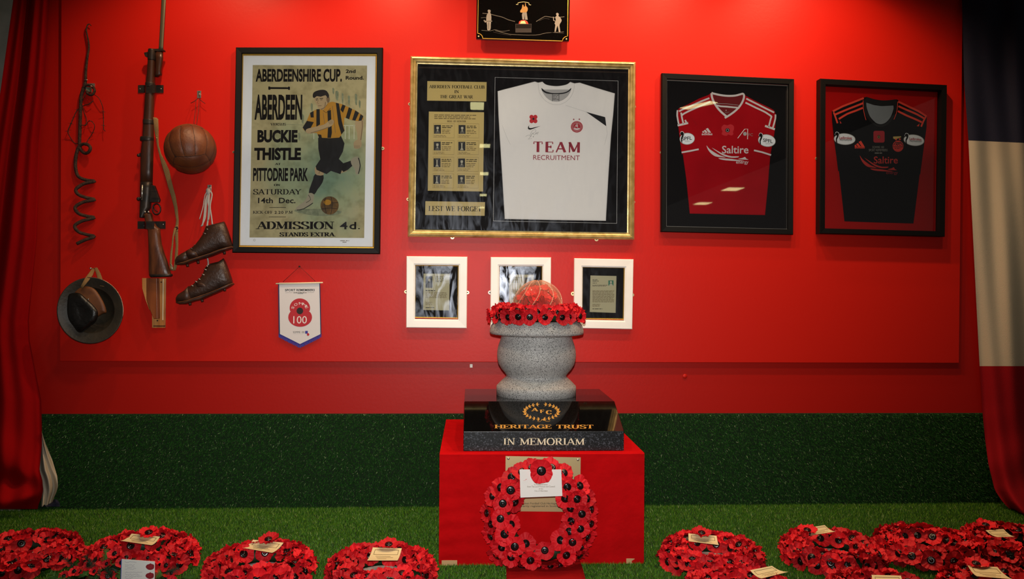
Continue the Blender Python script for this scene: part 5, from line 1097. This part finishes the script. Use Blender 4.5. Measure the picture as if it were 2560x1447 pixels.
b.add(vs, [(j * n + i, j * n + i + 1, (j + 1) * n + i + 1, (j + 1) * n + i) for j in range(NZ) for i in range(NX)], True)
# top and sides with a rounded shoulder
prof = [(-DFR - .0, bzt - .004), (-DFR + .002, bzt - .001), (-DFR + .006, bzt), (-.03, bzt)]
vs = [Vector((x, y, z)) for y, z in prof for x in (bx0, bx0 + .004, bx1 - .004, bx1)]
b.add(vs, [(j * 4 + i, j * 4 + i + 1, (j + 1) * 4 + i + 1, (j + 1) * 4 + i) for j in range(3) for i in range(3)], True)
for x, s_ in ((bx0, -1), (bx1, 1)):
    vs = [Vector((x + s_ * .003 * math.sin(i * .9) * (j / 8), -DFR + (DFR - .03) * i / 24, bzt - .001 + (bzb - bzt) * j / 8)) for j in range(9) for i in range(25)]
    b.add(vs, [(j * 25 + i, j * 25 + i + 1, (j + 1) * 25 + i + 1, (j + 1) * 25 + i) for j in range(8) for i in range(24)], True)
b.build('velvet_cover', M['velvet'], pb)
MB().box(((bx0 + bx1) / 2, -DFR / 2 - .012, bzt / 2 + .008), (bx1 - bx0 - .02, DFR - .05, bzt - .028)).build('inner_box', M['timber'], pb)
for xa_, xb_ in ((1104, 1143), (1565, 1586), (1588, 1604)):
    a, c_ = W(xa_, 1415, DFR).x, W(xb_, 1415, DFR).x
    MB().box(((a + c_) / 2, -DFR + .05, .0105), (c_ - a, .11, .021)).build('foot', M['timber'], pb, bevel=.001)
# brass plate
bp = thing('brass_plate', 'engraved brass plate on the red velvet front, behind the upright wreath', 'plate', W(1357, 1278, DFR))
quad_slab([(1264, 1139.5), (1451.5, 1143), (1450, 1279), (1263, 1277)], DFR + .0045, DFR + .007).build('sheet', M['brass'], bp)
A = Art(bp, DFR + .007, (1190, 1130, 4.564))
A.text('Aberdeen Football Club Heritage Trust', 478, 573, 1000, 602, M['photodark'], 2); A.text('charity registered in Scotland', 500, 603, 975, 632, M['photodark'], 2); A.build()
for x, y in ((1271, 1146), (1445, 1149), (1270, 1271), (1444, 1273)):
    MB().lathe(W(x, y, DFR + .007), [(.005, 0), (.005, .0012), (.003, .003)], 12, M3=Matrix.Rotation(R(90), 3, 'X')).build('screw', M['steel'], bp)

# ================================================================ granite block and urn
gx0, gx1 = W(1158.5, 1100, .79).x, W(1560, 1100, .79).x
zb, zf, ztp = bzt + .0006, W(1360, 1078, .79).z, W(1345, 1003, .57).z
gb = thing('granite_plinth', 'polished black granite plinth block with gilded lettering on the red box', 'plinth', ((gx0 + gx1) / 2, -.45, zb))
YF, YT, YB = -.79, -.57, -.16
pr = [(YF, zb), (YF, zf), (YT, ztp), (YB, ztp), (YB, zb)]
b = MB(); vs = [Vector((x, y, z)) for x in (gx0, gx1) for y, z in pr]
b.add(vs, [(0, 1, 2, 3, 4), (9, 8, 7, 6, 5)] + [(i, (i + 1) % 5, 5 + (i + 1) % 5, 5 + i) for i in range(5)])
o = b.build('block', M['granite'], gb, bevel=.0022)
o.data.materials.append(M['graniteface'])
for p_ in o.data.polygons:
    if abs(p_.normal.y) > .9 and p_.center.y + gb.location.y < -.7: p_.material_index = 1
A = Art(gb, -YF, (1080, 940, 2.853))
A.text('IN MEMORIAM', 512, 441, 1088, 491, M['creamtext'], 1, serif=1, thick=.16, thin=.07, ser=.12, lean=0, rise=1); A.build()
sn = Vector((0, -(ztp - zf), YT - YF)).normalized()
A = Art(gb, 0, (1080, 940, 2.853), .0004, (Vector((0, YF, zf)), sn))
A.text('HERITAGE TRUST', 447, 346, 1152, 373, M['goldtext'], 1, serif=1, thick=.2, thin=.1, ser=.16, lean=0, rise=1); A.build()
A = Art(gb, 0, (1290, 1000, 19.69), .0004, (Vector((0, YF, zf)), sn))
for t_, x0, y0, x1, y1 in (('A', 750, 375, 1090, 548), ('F', 1170, 465, 1390, 632), ('C', 1465, 505, 1750, 690)): A.text(t_, x0, y0, x1, y1, M['goldtext'], 1, serif=1, thick=.26, thin=.13, ser=.14, lean=0)
for sgn in (-1, 1):
    for k in range(11):
        a = R(262 - k * 15.5) if sgn < 0 else R(-82 + k * 15.5)
        cx, cy = 1255 + 830 * math.cos(a), 570 - 370 * math.sin(a)
        tx, ty = (-math.sin(a) * 830, -math.cos(a) * 370)
        if sgn < 0: tx, ty = -tx, -ty
        L = math.hypot(tx, ty); tx /= L; ty /= L
        for off, rot in ((0, 0), (1, .75), (-1, -.75)):
            c_, s__ = math.cos(rot), math.sin(rot); ux, uy = tx * c_ - ty * s__, tx * s__ + ty * c_; nx, ny = -uy, ux
            l = 175 if off == 0 else 150; w = 34; sx, sy = cx - tx * 20, cy - ty * 20
            A.poly([(sx, sy), (sx + ux * l * .4 + nx * w, sy + uy * l * .4 + ny * w * .8), (sx + ux * l, sy + uy * l), (sx + ux * l * .4 - nx * w, sy + uy * l * .4 - ny * w * .8)], M['goldtext'], 1 + .3 * (off != 0), 'gilded_wreath')
A.line([(1290, 930), (1240, 1010), (1150, 1060), (1070, 1055)], [30, 30, 26, 10], M['goldtext'], 1.6, 'gilded_wreath', 3); A.line([(1390, 970), (1480, 1030), (1580, 1045), (1670, 1030)], [14, 34, 34, 12], M['goldtext'], 1.6, 'gilded_wreath', 3)
A.line([(1330, 940), (1360, 1000)], 50, M['goldtext'], 1.6, 'gilded_wreath'); A.build()

UD = .358; US = FPX / (4 - UD); uc = W(1341, 900, UD).x
def uz(y): return W(1341, y, UD).z
up = [(99.6, None), (99.8, 966), (98.6, 962.5), (96.5, 961), (93, 957), (86, 950), (79, 944), (75.5, 940.5), (75, 938), (76.5, 935), (80, 930), (88, 921), (95, 909), (98, 897), (98.8, 887), (98, 875), (95.5, 863), (92, 853), (89.3, 845), (88.8, 840), (90, 837), (97, 835.5), (110, 835), (116, 834), (117.5, 830), (117.3, 825), (114.5, 814), (109, 806), (104, 801.5), (98, 800.5)]
prof = [(.1 / US * 0 + .002, ztp + .0006)] + [((r / US), (ztp + .0006 if y is None else uz(y))) for r, y in up]
zr = uz(800.5)
prof += [(90 / US, zr - .001), (88 / US, zr - .02), (.002, zr - .022)]
ur = thing('granite_urn', 'grey speckled granite urn standing on the black plinth', 'urn', (uc, -UD, ztp + .0006))
MB().lathe((uc, -UD, 0), prof, 96, cap=False).build('urn_body', M['urn'], ur)

# ================================================================ poppies and wreaths
def petal_mesh(seed, Rm=.041):
    rg = random.Random(seed); vs = []; fs = []
    for half in range(2):
        base = math.pi * half + rg.uniform(-.3, .3); nr, na = 6, 34; k0 = len(vs); ph = [rg.uniform(0, 6.28) for _ in range(5)]
        zo = .002 if half else 0; cup = rg.uniform(.004, .016)
        for j in range(nr + 1):
            for i in range(na + 1):
                th = (i / na - .5) * 2 * R(108); t = j / nr
                Ro = Rm * (max(math.cos(th * .56), 0) ** .38) * (1 + .04 * math.sin(3 * th + ph[0]) + .02 * math.sin(7 * th + ph[1]))
                r = .004 + (Ro - .004) * t
                z = zo + cup * t * t + t * t * (.0028 * math.sin(5 * th + ph[2]) + .0026 * math.sin(9 * th + ph[3]) + .0024 * math.sin(17 * th + ph[4]))
                vs.append((r * math.cos(base + th), r * math.sin(base + th), z))
        fs += [(k0 + j * (na + 1) + i, k0 + j * (na + 1) + i + 1, k0 + (j + 1) * (na + 1) + i + 1, k0 + (j + 1) * (na + 1) + i) for j in range(nr) for i in range(na)]
    me = bpy.data.meshes.new('poppy'); me.from_pydata(vs, [], fs); me.polygons.foreach_set('use_smooth', [True] * len(fs)); me.materials.append(M['petal']); return me
PET = [petal_mesh(i) for i in range(7)]
def lathe_mesh(name, prof, m, n=18):
    b = MB().lathe((0, 0, 0), prof, n); me = bpy.data.meshes.new(name); me.from_pydata([tuple(v) for v in b.v], [], b.f); me.polygons.foreach_set('use_smooth', [True] * len(b.f)); me.materials.append(m); return me
CEN = lathe_mesh('centre', [(.0152, .001), (.0156, .005), (.0140, .0075), (.0090, .0072), (.0055, .0070), (.0052, .0085), (.003, .0095)], M['pblack'])
BOS = lathe_mesh('boss', [(.0050, .0072), (.0046, .0092), (.002, .0100)], M['pgrey'], 12)
def poppy(parent, loc, nrm, spin, s=1.0, boss=False, bead=False):
    q = Vector(nrm).normalized().to_track_quat('Z', 'Y').to_matrix().to_4x4() @ Matrix.Rotation(spin, 4, 'Z')
    o = bpy.data.objects.new('poppy', random.choice(PET)); COL.objects.link(o); o.parent = parent
    o.matrix_local = Matrix.Translation(loc) @ q @ Matrix.Diagonal((s, s, s, 1))
    c = bpy.data.objects.new('centre', CEN); COL.objects.link(c); c.parent = o
    if boss: d = bpy.data.objects.new('boss', BOS); COL.objects.link(d); d.parent = o
    return o
def ring_pts(Rr, rt, rows, rg, sq=1.0):
    for row in rows:
        phi, cnt, jit = row[:3]; kf_ = row[3] if len(row) > 3 else 1.0
        off = rg.uniform(0, 6.28)
        for k in range(cnt):
            a = off + 2 * math.pi * k / cnt + rg.uniform(-.1, .1); p = R(phi + rg.uniform(-jit, jit))
            n_ = Vector((math.cos(a) * math.cos(p), math.sin(a) * math.cos(p), math.sin(p)))
            yield Vector((math.cos(a) * Rr, math.sin(a) * Rr, 0)) + n_ * rt * kf_, n_, a
RB = None
def wreath(label, loc, rot, seed, s=1.0, disc=True, R_=.150, rt=.040, group='red poppy wreaths laid on the green turf', rows=None, name='poppy_wreath', zc=.026, ps=1.0):
    rg = random.Random(seed); random.seed(seed)
    t = thing(name, label, 'wreath', loc, group); t.rotation_euler = rot; t.scale = (s, s, s)
    global RB
    if RB is None:
        b = MB(); b.tube([(R_ * math.cos(a), R_ * math.sin(a), .0) for a in [2 * math.pi * i / 40 for i in range(40)]], .030, 12, True, 1)
        RB = bpy.data.meshes.new('ring_base'); RB.from_pydata([(v.x, v.y, max(v.z, -.024)) for v in b.v], [], b.f); RB.materials.append(M['green']); RB.polygons.foreach_set('use_smooth', [True] * len(b.f))
    o = bpy.data.objects.new('ring_base', RB); COL.objects.link(o); o.parent = t; o.location = (0, 0, zc)
    for p, n_, a in ring_pts(R_, rt, rows or ((150, 9, 10), (112, 14, 10), (70, 16, 10), (33, 18, 8), (4, 20, 5)), rg):
        if p.z + zc < .012: p.z = .012 - zc
        n2 = (n_ + Vector((rg.uniform(-.2, .2), rg.uniform(-.2, .2), rg.uniform(-.1, .15)))).normalized()
        poppy(t, p + Vector((0, 0, zc)), n2, rg.uniform(0, 6.28), ps * rg.uniform(.84, 1.02))
    if disc:
        b = MB().lathe((0, 0, .012), [(.1, 0), (.1, .002)], 32); me = bpy.data.meshes.new('centre_disc'); me.from_pydata([tuple(v) for v in b.v], [], b.f); me.materials.append(M['pale'])
        o = bpy.data.objects.new('centre_disc', me); COL.objects.link(o); o.parent = t
    return t
def card(t, px, hb, hf, m='creamcard', lines=True, sag=.006):
    """message card from its four corners in the photo (back-left, back-right, front-right, front-left), lying on the wreath"""
    Mi = (Matrix.Translation(t.location) @ t.rotation_euler.to_matrix().to_4x4() @ Matrix.Diagonal((*t.scale, 1))).inverted()
    c = [FL(*px[0], hb), FL(*px[1], hb), FL(*px[2], hf), FL(*px[3], hf)]
    def pt(u, v, dz=0):
        p = c[0] * (1 - u) * (1 - v) + c[1] * u * (1 - v) + c[2] * u * v + c[3] * (1 - u) * v
        return Mi @ (p + Vector((0, 0, sag * (4 * (v - .5) ** 2 - 1) + dz)))
    def sheet(u0, u1, v0, v1, dz, th, name, mm, nv=8):
        vs = [pt(u, v0 + (v1 - v0) * j / nv, z) for z in (dz, dz - th) for j in range(nv + 1) for u in (u0, u1)]; K_ = 2 * (nv + 1)
        fs = [(2 * j, 2 * j + 1, 2 * j + 3, 2 * j + 2) for j in range(nv)] + [(K_ + 2 * j, K_ + 2 * j + 2, K_ + 2 * j + 3, K_ + 2 * j + 1) for j in range(nv)]
        fs += [(0, K_, K_ + 1, 1), (2 * nv, 2 * nv + 1, K_ + 2 * nv + 1, K_ + 2 * nv)] + [(2 * j, 2 * j + 2, K_ + 2 * j + 2, K_ + 2 * j) for j in range(nv)] + [(2 * j + 1, K_ + 2 * j + 1, K_ + 2 * j + 3, 2 * j + 3) for j in range(nv)]
        b = MB(); b.v = vs; b.f = fs; b.sm = [False] * len(fs)
        me = bpy.data.meshes.new(name); me.from_pydata([tuple(v) for v in vs], [], fs); me.materials.append(mm); o = bpy.data.objects.new(name, me); COL.objects.link(o); return o
    o = sheet(0, 1, 0, 1, 0, .0012, 'message_card', M[m]); o.parent = t
    if lines:
        for k, (u0, u1, v) in enumerate(((.1, .92, .12), (.1, .92, .42), (.2, .7, .56), (.25, .8, .68), (.3, .6, .8))):
            l = sheet(u0, u1, v, v + .022, .0005, .0003, 'card_print', M['inksoft'], 1); l.parent = o
        l = sheet(.1, .115, .12, .42, .0005, .0003, 'card_print', M['inksoft'], 3); l.parent = o
        l = sheet(.905, .92, .12, .42, .0005, .0003, 'card_print', M['inksoft'], 3); l.parent = o
def top_poppy(t, px, h, tilt=(0, -.25, 1), s=.95):
    Mi = (Matrix.Translation(t.location) @ t.rotation_euler.to_matrix().to_4x4() @ Matrix.Diagonal((*t.scale, 1))).inverted()
    poppy(t, Mi @ FL(px[0], px[1], h), tilt, random.uniform(0, 6), s, True)
def floor_wreath(label, cx, wy, seed, s=1.0, tilt=0.0, **k):
    p = FL(cx, wy, .04); return wreath(label, (p.x, p.y, .012 + (.012 if tilt else 0)), (tilt, 0, 0), seed, s, **k)
w1 = floor_wreath('poppy wreath without card, lying at the left edge beside the red flag', 62, 1387, 11, 1.0, disc=True)
w2 = floor_wreath('poppy wreath with cream card, lying behind the greenery and handwritten note', 352, 1392, 12, 1.03)
w4 = floor_wreath('poppy wreath with cream card, between the greenery posy and the wreath beside the box', 650, 1418, 13)
w5 = floor_wreath('poppy wreath with cream card, lying just left of the red box', 952, 1427, 14)
w6 = floor_wreath('poppy wreath with cream card, lying nearest the right side of the red box', 1779, 1391, 15)
w8 = floor_wreath('poppy wreath with card at its back left, second from the box on the right', 2081, 1381, 16)
w9 = floor_wreath('poppy wreath without card, with rows of black centres, lying towards the right flag', 2318, 1372, 17, 1.0, disc=False, rows=((148, 13, 3), (95, 18, 8), (55, 18, 6), (22, 19, 3, 1.25), (0, 14, 4)))
w10 = floor_wreath('poppy wreath lying at the foot of the right flag, cut by the picture edge', 2538, 1364, 18)
w7 = floor_wreath('poppy wreath with tilted bordered card, cut by the lower picture edge beside the box', 1856, 1495, 19)
w11 = floor_wreath('poppy wreath almost out of view, only the top of its card showing', 2216, 1500, 20)
w12 = floor_wreath('poppy wreath with long cream card in the lower right corner', 2500, 1482, 21)
card(w2, [(329.3, 1333.5), (400, 1341), (378.5, 1362), (301.5, 1351)], .10, .085); top_poppy(w2, (372, 1332), .107)
card(w4, [(633, 1348.8), (708.8, 1356), (680, 1381), (606, 1368.5)], .10, .085); top_poppy(w4, (671, 1349), .107)
card(w5, [(932, 1368), (1004.5, 1370), (994, 1400), (918, 1400)], .10, .085); top_poppy(w5, (972, 1362), .107)
card(w6, [(1721, 1333), (1791.4, 1339), (1797, 1361.5), (1721.5, 1352)], .10, .085); top_poppy(w6, (1754, 1333), .107)
card(w8, [(2029.7, 1317.4), (2061.9, 1312), (2088.3, 1328), (2025.8, 1338)], .115, .10); top_poppy(w8, (2018, 1326), .112)
card(w10, [(2464, 1325), (2509, 1322), (2536.6, 1341), (2496.5, 1342)], .10, .09); top_poppy(w10, (2464, 1313), .107)
card(w7, [(1875.4, 1424.8), (1930, 1414), (1970, 1428.7), (1904.7, 1445)], .11, .10)
card(w11, [(2179, 1436.5), (2252.4, 1438.5), (2264, 1466), (2184, 1464)], .11, .10)
card(w12, [(2419.4, 1413), (2493.6, 1417), (2531, 1447), (2443, 1440)], .11, .10); top_poppy(w12, (2440, 1410), .11)

# upright wreath leaning on the box
wc = W(1353, 1290, DFR + .075)
US_ = FPX / (4 - DFR - .075)
us = thing('upright_poppy_wreath', 'upright poppy wreath with white card leaning on the front of the red box', 'wreath', (wc.x, wc.y, wc.z))
random.seed(5)
b = MB(); b.tube([(wc.x + .150 * math.cos(a), wc.y + .022, wc.z + .150 * math.sin(a)) for a in [2 * math.pi * i / 40 for i in range(40)]], .032, 12, True); b.build('ring_base', M['green'], us)
pts = [(395, 432, 1), (285, 405, 0), (305, 583, 1), (440, 570, 0), (280, 757, 1), (130, 695, 0), (175, 820, 0), (395, 828, 0), (328, 932, 1), (295, 1085, 1), (443, 1075, 1), (565, 1045, 0), (402, 1195, 1), (620, 1230, 1), (785, 1118, 1), (843, 1300, 0), (1028, 1172, 1), (952, 1285, 0), (1100, 1025, 1), (970, 1005, 0), (1210, 1080, 0), (1270, 965, 0), (1065, 905, 0), (1190, 872, 1), (1310, 815, 0), (1090, 785, 0), (1207, 702, 1), (1310, 650, 0), (1083, 640, 0), (1262, 530, 0), (1152, 532, 1), (1018, 525, 1), (1040, 395, 1), (1180, 385, 0), (410, 285, 0), (195, 500, 0), (170, 960, 0), (530, 230, 0), (640, 180, 0), (860, 180, 0), (1000, 240, 0), (580, 330, 0), (900, 320, 0), (480, 480, 0), (700, 1290, 0), (1180, 1180, 0), (240, 1180, 0), (520, 1300, 0)]
for x, y, f in pts:
    px, py = 1190 + x / 4.564, 1130 + y / 4.564
    q = W(px, py, DFR + .075); v = Vector((q.x - wc.x, 0, q.z - wc.z)); rad_ = v.length; u = v.normalized()
    tt = (rad_ - .150) / .062; tt = max(-.95, min(.95, tt)); dpt = .030 * math.sqrt(1 - tt * tt)
    n_ = u * tt * (.55 if f else 1.25) + Vector((0, -1, 0)) * (1 if f else .75) + Vector((random.uniform(-.15, .15), 0, random.uniform(-.1, .1)))
    lay = .012 if f else 0
    loc = W(px, py, DFR + .075 + dpt + lay) - wc
    poppy(us, loc, n_, random.uniform(0, 6.28), random.uniform(.92, 1.06), True)
q = [(498, 197), (972, 197), (985, 499), (507, 518)]
cq = C(q, 1190, 1130, 4.564); DCD = DFR + .075 + .062
quad_slab(cq, DCD, DCD + .0012).build('message_card', M['white'], us)
A = Art(us, DCD + .0012, (1190, 1130, 4.564), .0002)
A.text('In Remembrance', 665, 360, 815, 378, M['inksoft'], 2); A.text('from The Lord Provost and Council', 585, 384, 900, 402, M['inksoft'], 2, rise=-2); A.text('of the', 715, 410, 766, 426, M['inksoft'], 2); A.text('City of Aberdeen', 668, 434, 818, 454, M['inksoft'], 2)
A.build()
loc = W(1190 + 745 / 4.564, 1130 + 212 / 4.564, DCD + .014) - wc; poppy(us, loc, (0, -1, .05), 1.6, 1.15, True)
# runner on the floor in front of the box
ru = []
xa0, xb0 = FL(1262, 1416, 0).x, FL(1449, 1416, 0).x
b = MB(); NY = 20
for j in range(NY + 1):
    y = -.80 - j * .045
    for i in range(13):
        ru.append(Vector((xa0 + (xb0 - xa0) * i / 12 + .003 * math.sin(j * .7), y, .018 + .0015 * math.sin(i * 1.1 + j * .8))))
b.add(ru, [(j * 13 + i, j * 13 + i + 1, (j + 1) * 13 + i + 1, (j + 1) * 13 + i) for j in range(NY) for i in range(12)], True)
o = solo(b, 'floor_runner', M['runner'], 'narrow dark red velvet strip on the turf in front of the box', 'runner', ((xa0 + xb0) / 2, -1.2, .014)); sd = o.modifiers.new('thick', 'SOLIDIFY'); sd.thickness = .004; sd.offset = -1

# ================================================================ wreath and glass dome on the urn
uw = wreath('dense poppy wreath resting on the rim of the granite urn around the glass dome', (uc, -UD, zr + .0005), (0, 0, 0), 33, 1.0, False, R_=.165, rt=.030, group=None, rows=((110, 16, 8), (66, 26, 8), (34, 26, 5), (-6, 21, 3, 1.5)), zc=.026, ps=.92, name='urn_wreath')
for ch in list(uw.children):
    pass
gd = thing('glass_dome', 'round clear glass ornament filled with red petals in the middle of the urn wreath', 'ornament', (uc + .006, -UD, zr - .02))
gr = 62 / US; gc = Vector((W(1345, 763, UD).x, -UD, W(1345, 763, UD).z))
pf = [(gr * math.sin(t), gr * math.cos(t)) for t in [R(2) + (R(128) - R(2)) * i / 26 for i in range(27)]]
b = MB(); n = 72; vs = []
for r, z in pf:
    for k in range(n):
        a = 2 * math.pi * k / n; rib = 1 + .012 * max(0, math.cos(a * 9)) ** 6
        vs.append(gc + Vector((r * math.cos(a) * rib, r * math.sin(a) * rib, z * (1 + 0 * a))))
b.add(vs, [(i * n + k, i * n + (k + 1) % n, (i + 1) * n + (k + 1) % n, (i + 1) * n + k) for i in range(len(pf) - 1) for k in range(n)] + [tuple(range(n))], True)
M['domeglass'] = dome_mat('dome_glass', .04, .5)
o = b.build('glass_shell', M['domeglass'], gd)
ribm = dome_mat('cut_glass_rib', .3, .6)
for k in range(9):
    a = 2 * math.pi * k / 9 + .2
    MB().tube([gc + Vector((gr * 1.012 * math.sin(t) * math.cos(a + .35 * math.sin(t * 2)), gr * 1.012 * math.sin(t) * math.sin(a + .35 * math.sin(t * 2)), gr * 1.012 * math.cos(t))) for t in [R(6 + i * 8) for i in range(13)]], .0022, 6).build('cut_rib', ribm, gd)
rg = random.Random(3)
dp = thing('dome_petals', 'loose red paper petals heaped inside the glass dome', 'petals', gc)
for k in range(44):
    u = rg.random() ** .4; th = rg.uniform(0, 6.28); el = R(rg.uniform(5, 80)); r = gr * .76
    p = Vector((math.cos(th) * math.cos(el), math.sin(th) * math.cos(el), math.sin(el) * 1.0 - .12)) * r * rg.uniform(.8, 1)
    o = bpy.data.objects.new('petal', rg.choice(PET)); COL.objects.link(o); o.parent = dp
    nn = (p.normalized() + Vector((rg.uniform(-.5, .5), rg.uniform(-.5, .5), rg.uniform(-.2, .5)))).normalized()
    o.matrix_local = Matrix.Translation(p) @ nn.to_track_quat('Z', 'Y').to_matrix().to_4x4() @ Matrix.Rotation(rg.uniform(0, 6.28), 4, 'Z') @ Matrix.Diagonal((.84, .84, .84, 1))
# ================================================================ greenery posy with handwritten card
py_ = thing('greenery_posy', 'posy of conifer sprigs and small poppies holding a handwritten card', 'posy', FL(300, 1560, 0))
PD = -FL(300, 1560, 0).y
rg = random.Random(8)
def sprig(px, py, d, L, ang, m):
    b = MB(); p0 = W(px, py, d); dirv = Vector((math.cos(ang), rg.uniform(-.4, .3), math.sin(ang))).normalized(); sd = dirv.cross(Vector((0, 1, 0))).normalized()
    b.tube([p0, p0 + dirv * L], [.0016, .0006], 5)
    for k in range(16):
        t = .1 + .9 * k / 16; c = p0 + dirv * L * t; l = .022 * (1 - t * .6)
        for s_ in (-1, 1):
            tip = c + dirv * l * .8 + sd * s_ * l + Vector((0, rg.uniform(-.008, .008), 0)); w = dirv * .0016
            b.add([c - w, c + w, tip], [(0, 1, 2)])
    return b.build('sprig', m, py_)
for k in range(74):
    x = rg.gauss(295, 72); top = 1385 + abs(x - 300) * .30 + (25 if 295 < x < 395 else 0); y = rg.uniform(top + 10, 1520)
    sprig(x, y, PD + rg.uniform(-.08, .04), rg.uniform(.035, .062), R(90) - (x - 295) / 130 + rg.uniform(-.5, .5), M['leaf'] if rg.random() < .6 else M['leafdark'])
for k in range(12):
    x, y = rg.uniform(230, 310), rg.uniform(1415, 1470)
    MB().loft([(x, y, x + 2, y, .001, PD), (x + 12, y - 9, x + 16, y + 7, .0012, PD + .01), (x + 30, y - 10, x + 32, y + 6, .0012, PD + .015), (x + 46, y - 4, x + 47, y - 2, .0008, PD + .01)], 6).build('dark_leaf', M['leafdark'], py_)
for x, y in ((222, 1411), (287, 1384), (297, 1424), (267, 1409), (304, 1406), (416, 1413), (429, 1432), (200, 1428), (186, 1428), (160, 1440), (236, 1428), (370, 1394), (150, 1458), (430, 1452), (270, 1440), (316, 1393)):
    p = W(x, y, PD + rg.uniform(0, .05)); o = poppy(py_, p - ORG[py_.name], (rg.uniform(-.5, .5), -1, rg.uniform(.3, 1.1)), rg.uniform(0, 6), rg.uniform(.36, .55))
PC = PD + .07
quad_slab([(305, 1397), (387.5, 1403), (386, 1490), (302, 1488)], PC, PC + .0015).build('handwritten_card', M['white'], py_)
MB().prism([(303.2, 1397), (305, 1397), (302.5, 1490), (300.6, 1490)], PC - .001, PC + .001).build('card_edge', M['bluefringe'], py_)
A = Art(py_, PC + .0015, (0, 1200, 4.571), .0003)
for k, (y, x1) in enumerate(((935, 1560), (968, 1545), (992, 1540), (1015, 1555), (1052, 1630), (1078, 1600), (1098, 1625), (1118, 1520))):
    q = []; x = 1428
    while x < x1: q.append((x, y + rg.uniform(-8, 8))); x += rg.uniform(5, 11)
    A.line(q, 2.2, M['penink'], 1, 'handwriting')
for cx, cy in ((1715, 988), (1712, 1090)):
    A.poly([(cx - 50, cy), (cx - 35, cy - 22), (cx - 10, cy - 30), (cx + 5, cy - 38), (cx + 20, cy - 30), (cx + 44, cy - 22), (cx + 44, cy + 20), (cx + 10, cy + 38), (cx - 20, cy + 34), (cx - 40, cy + 20)], M['rosered'], 1, 'printed_rose', 2); A.line([(cx - 20, cy - 5), (cx, cy + 12), (cx + 20, cy - 8), (cx, cy - 20)], 5, M['badgered'], 2, 'printed_rose', 2)
A.build()
# ================================================================ ceiling lamps that the picture glass mirrors
def lamp(x, z0, z1, w, label, rotz=0):
    zl = 2.985
    t = thing('ceiling_lamp', label, 'lamp', (x, -(z0 + z1) / 2, zl)); t.rotation_euler = (0, 0, rotz)
    b = MB().box((0, 0, .006), (w + .03, z1 - z0 + .03, .018)); me = bpy.data.meshes.new('lamp_housing'); me.from_pydata([tuple(v) for v in b.v], [], b.f); me.materials.append(M['steel']); o = bpy.data.objects.new('lamp_housing', me); COL.objects.link(o); o.parent = t
    b = MB().box((0, 0, -.004), (w, z1 - z0, .004)); me = bpy.data.meshes.new('lamp_panel'); me.from_pydata([tuple(v) for v in b.v], [], b.f); me.materials.append(M['lamp']); o = bpy.data.objects.new('lamp_panel', me); COL.objects.link(o); o.parent = t
for i, (x, a, c_) in enumerate(((.04, 4.30, 4.64), (.16, 6.74, 7.0), (.19, 9.4, 9.75), (.22, 12.6, 13.0), (.22, 15.3, 15.7))):
    lamp(x, a, c_, .14, ('nearest', 'second', 'third', 'fourth', 'farthest')[i] + ' small square ceiling lamp in the row behind the camera')
lamp(2.33, 4.05, 4.45, .12, 'slanted ceiling lamp near the right of the room', -.6); lamp(5.0, 11.0, 11.5, .3, 'distant ceiling lamp far on the right'); lamp(5.2, 13.7, 14.2, .3, 'most distant ceiling lamp far on the right')
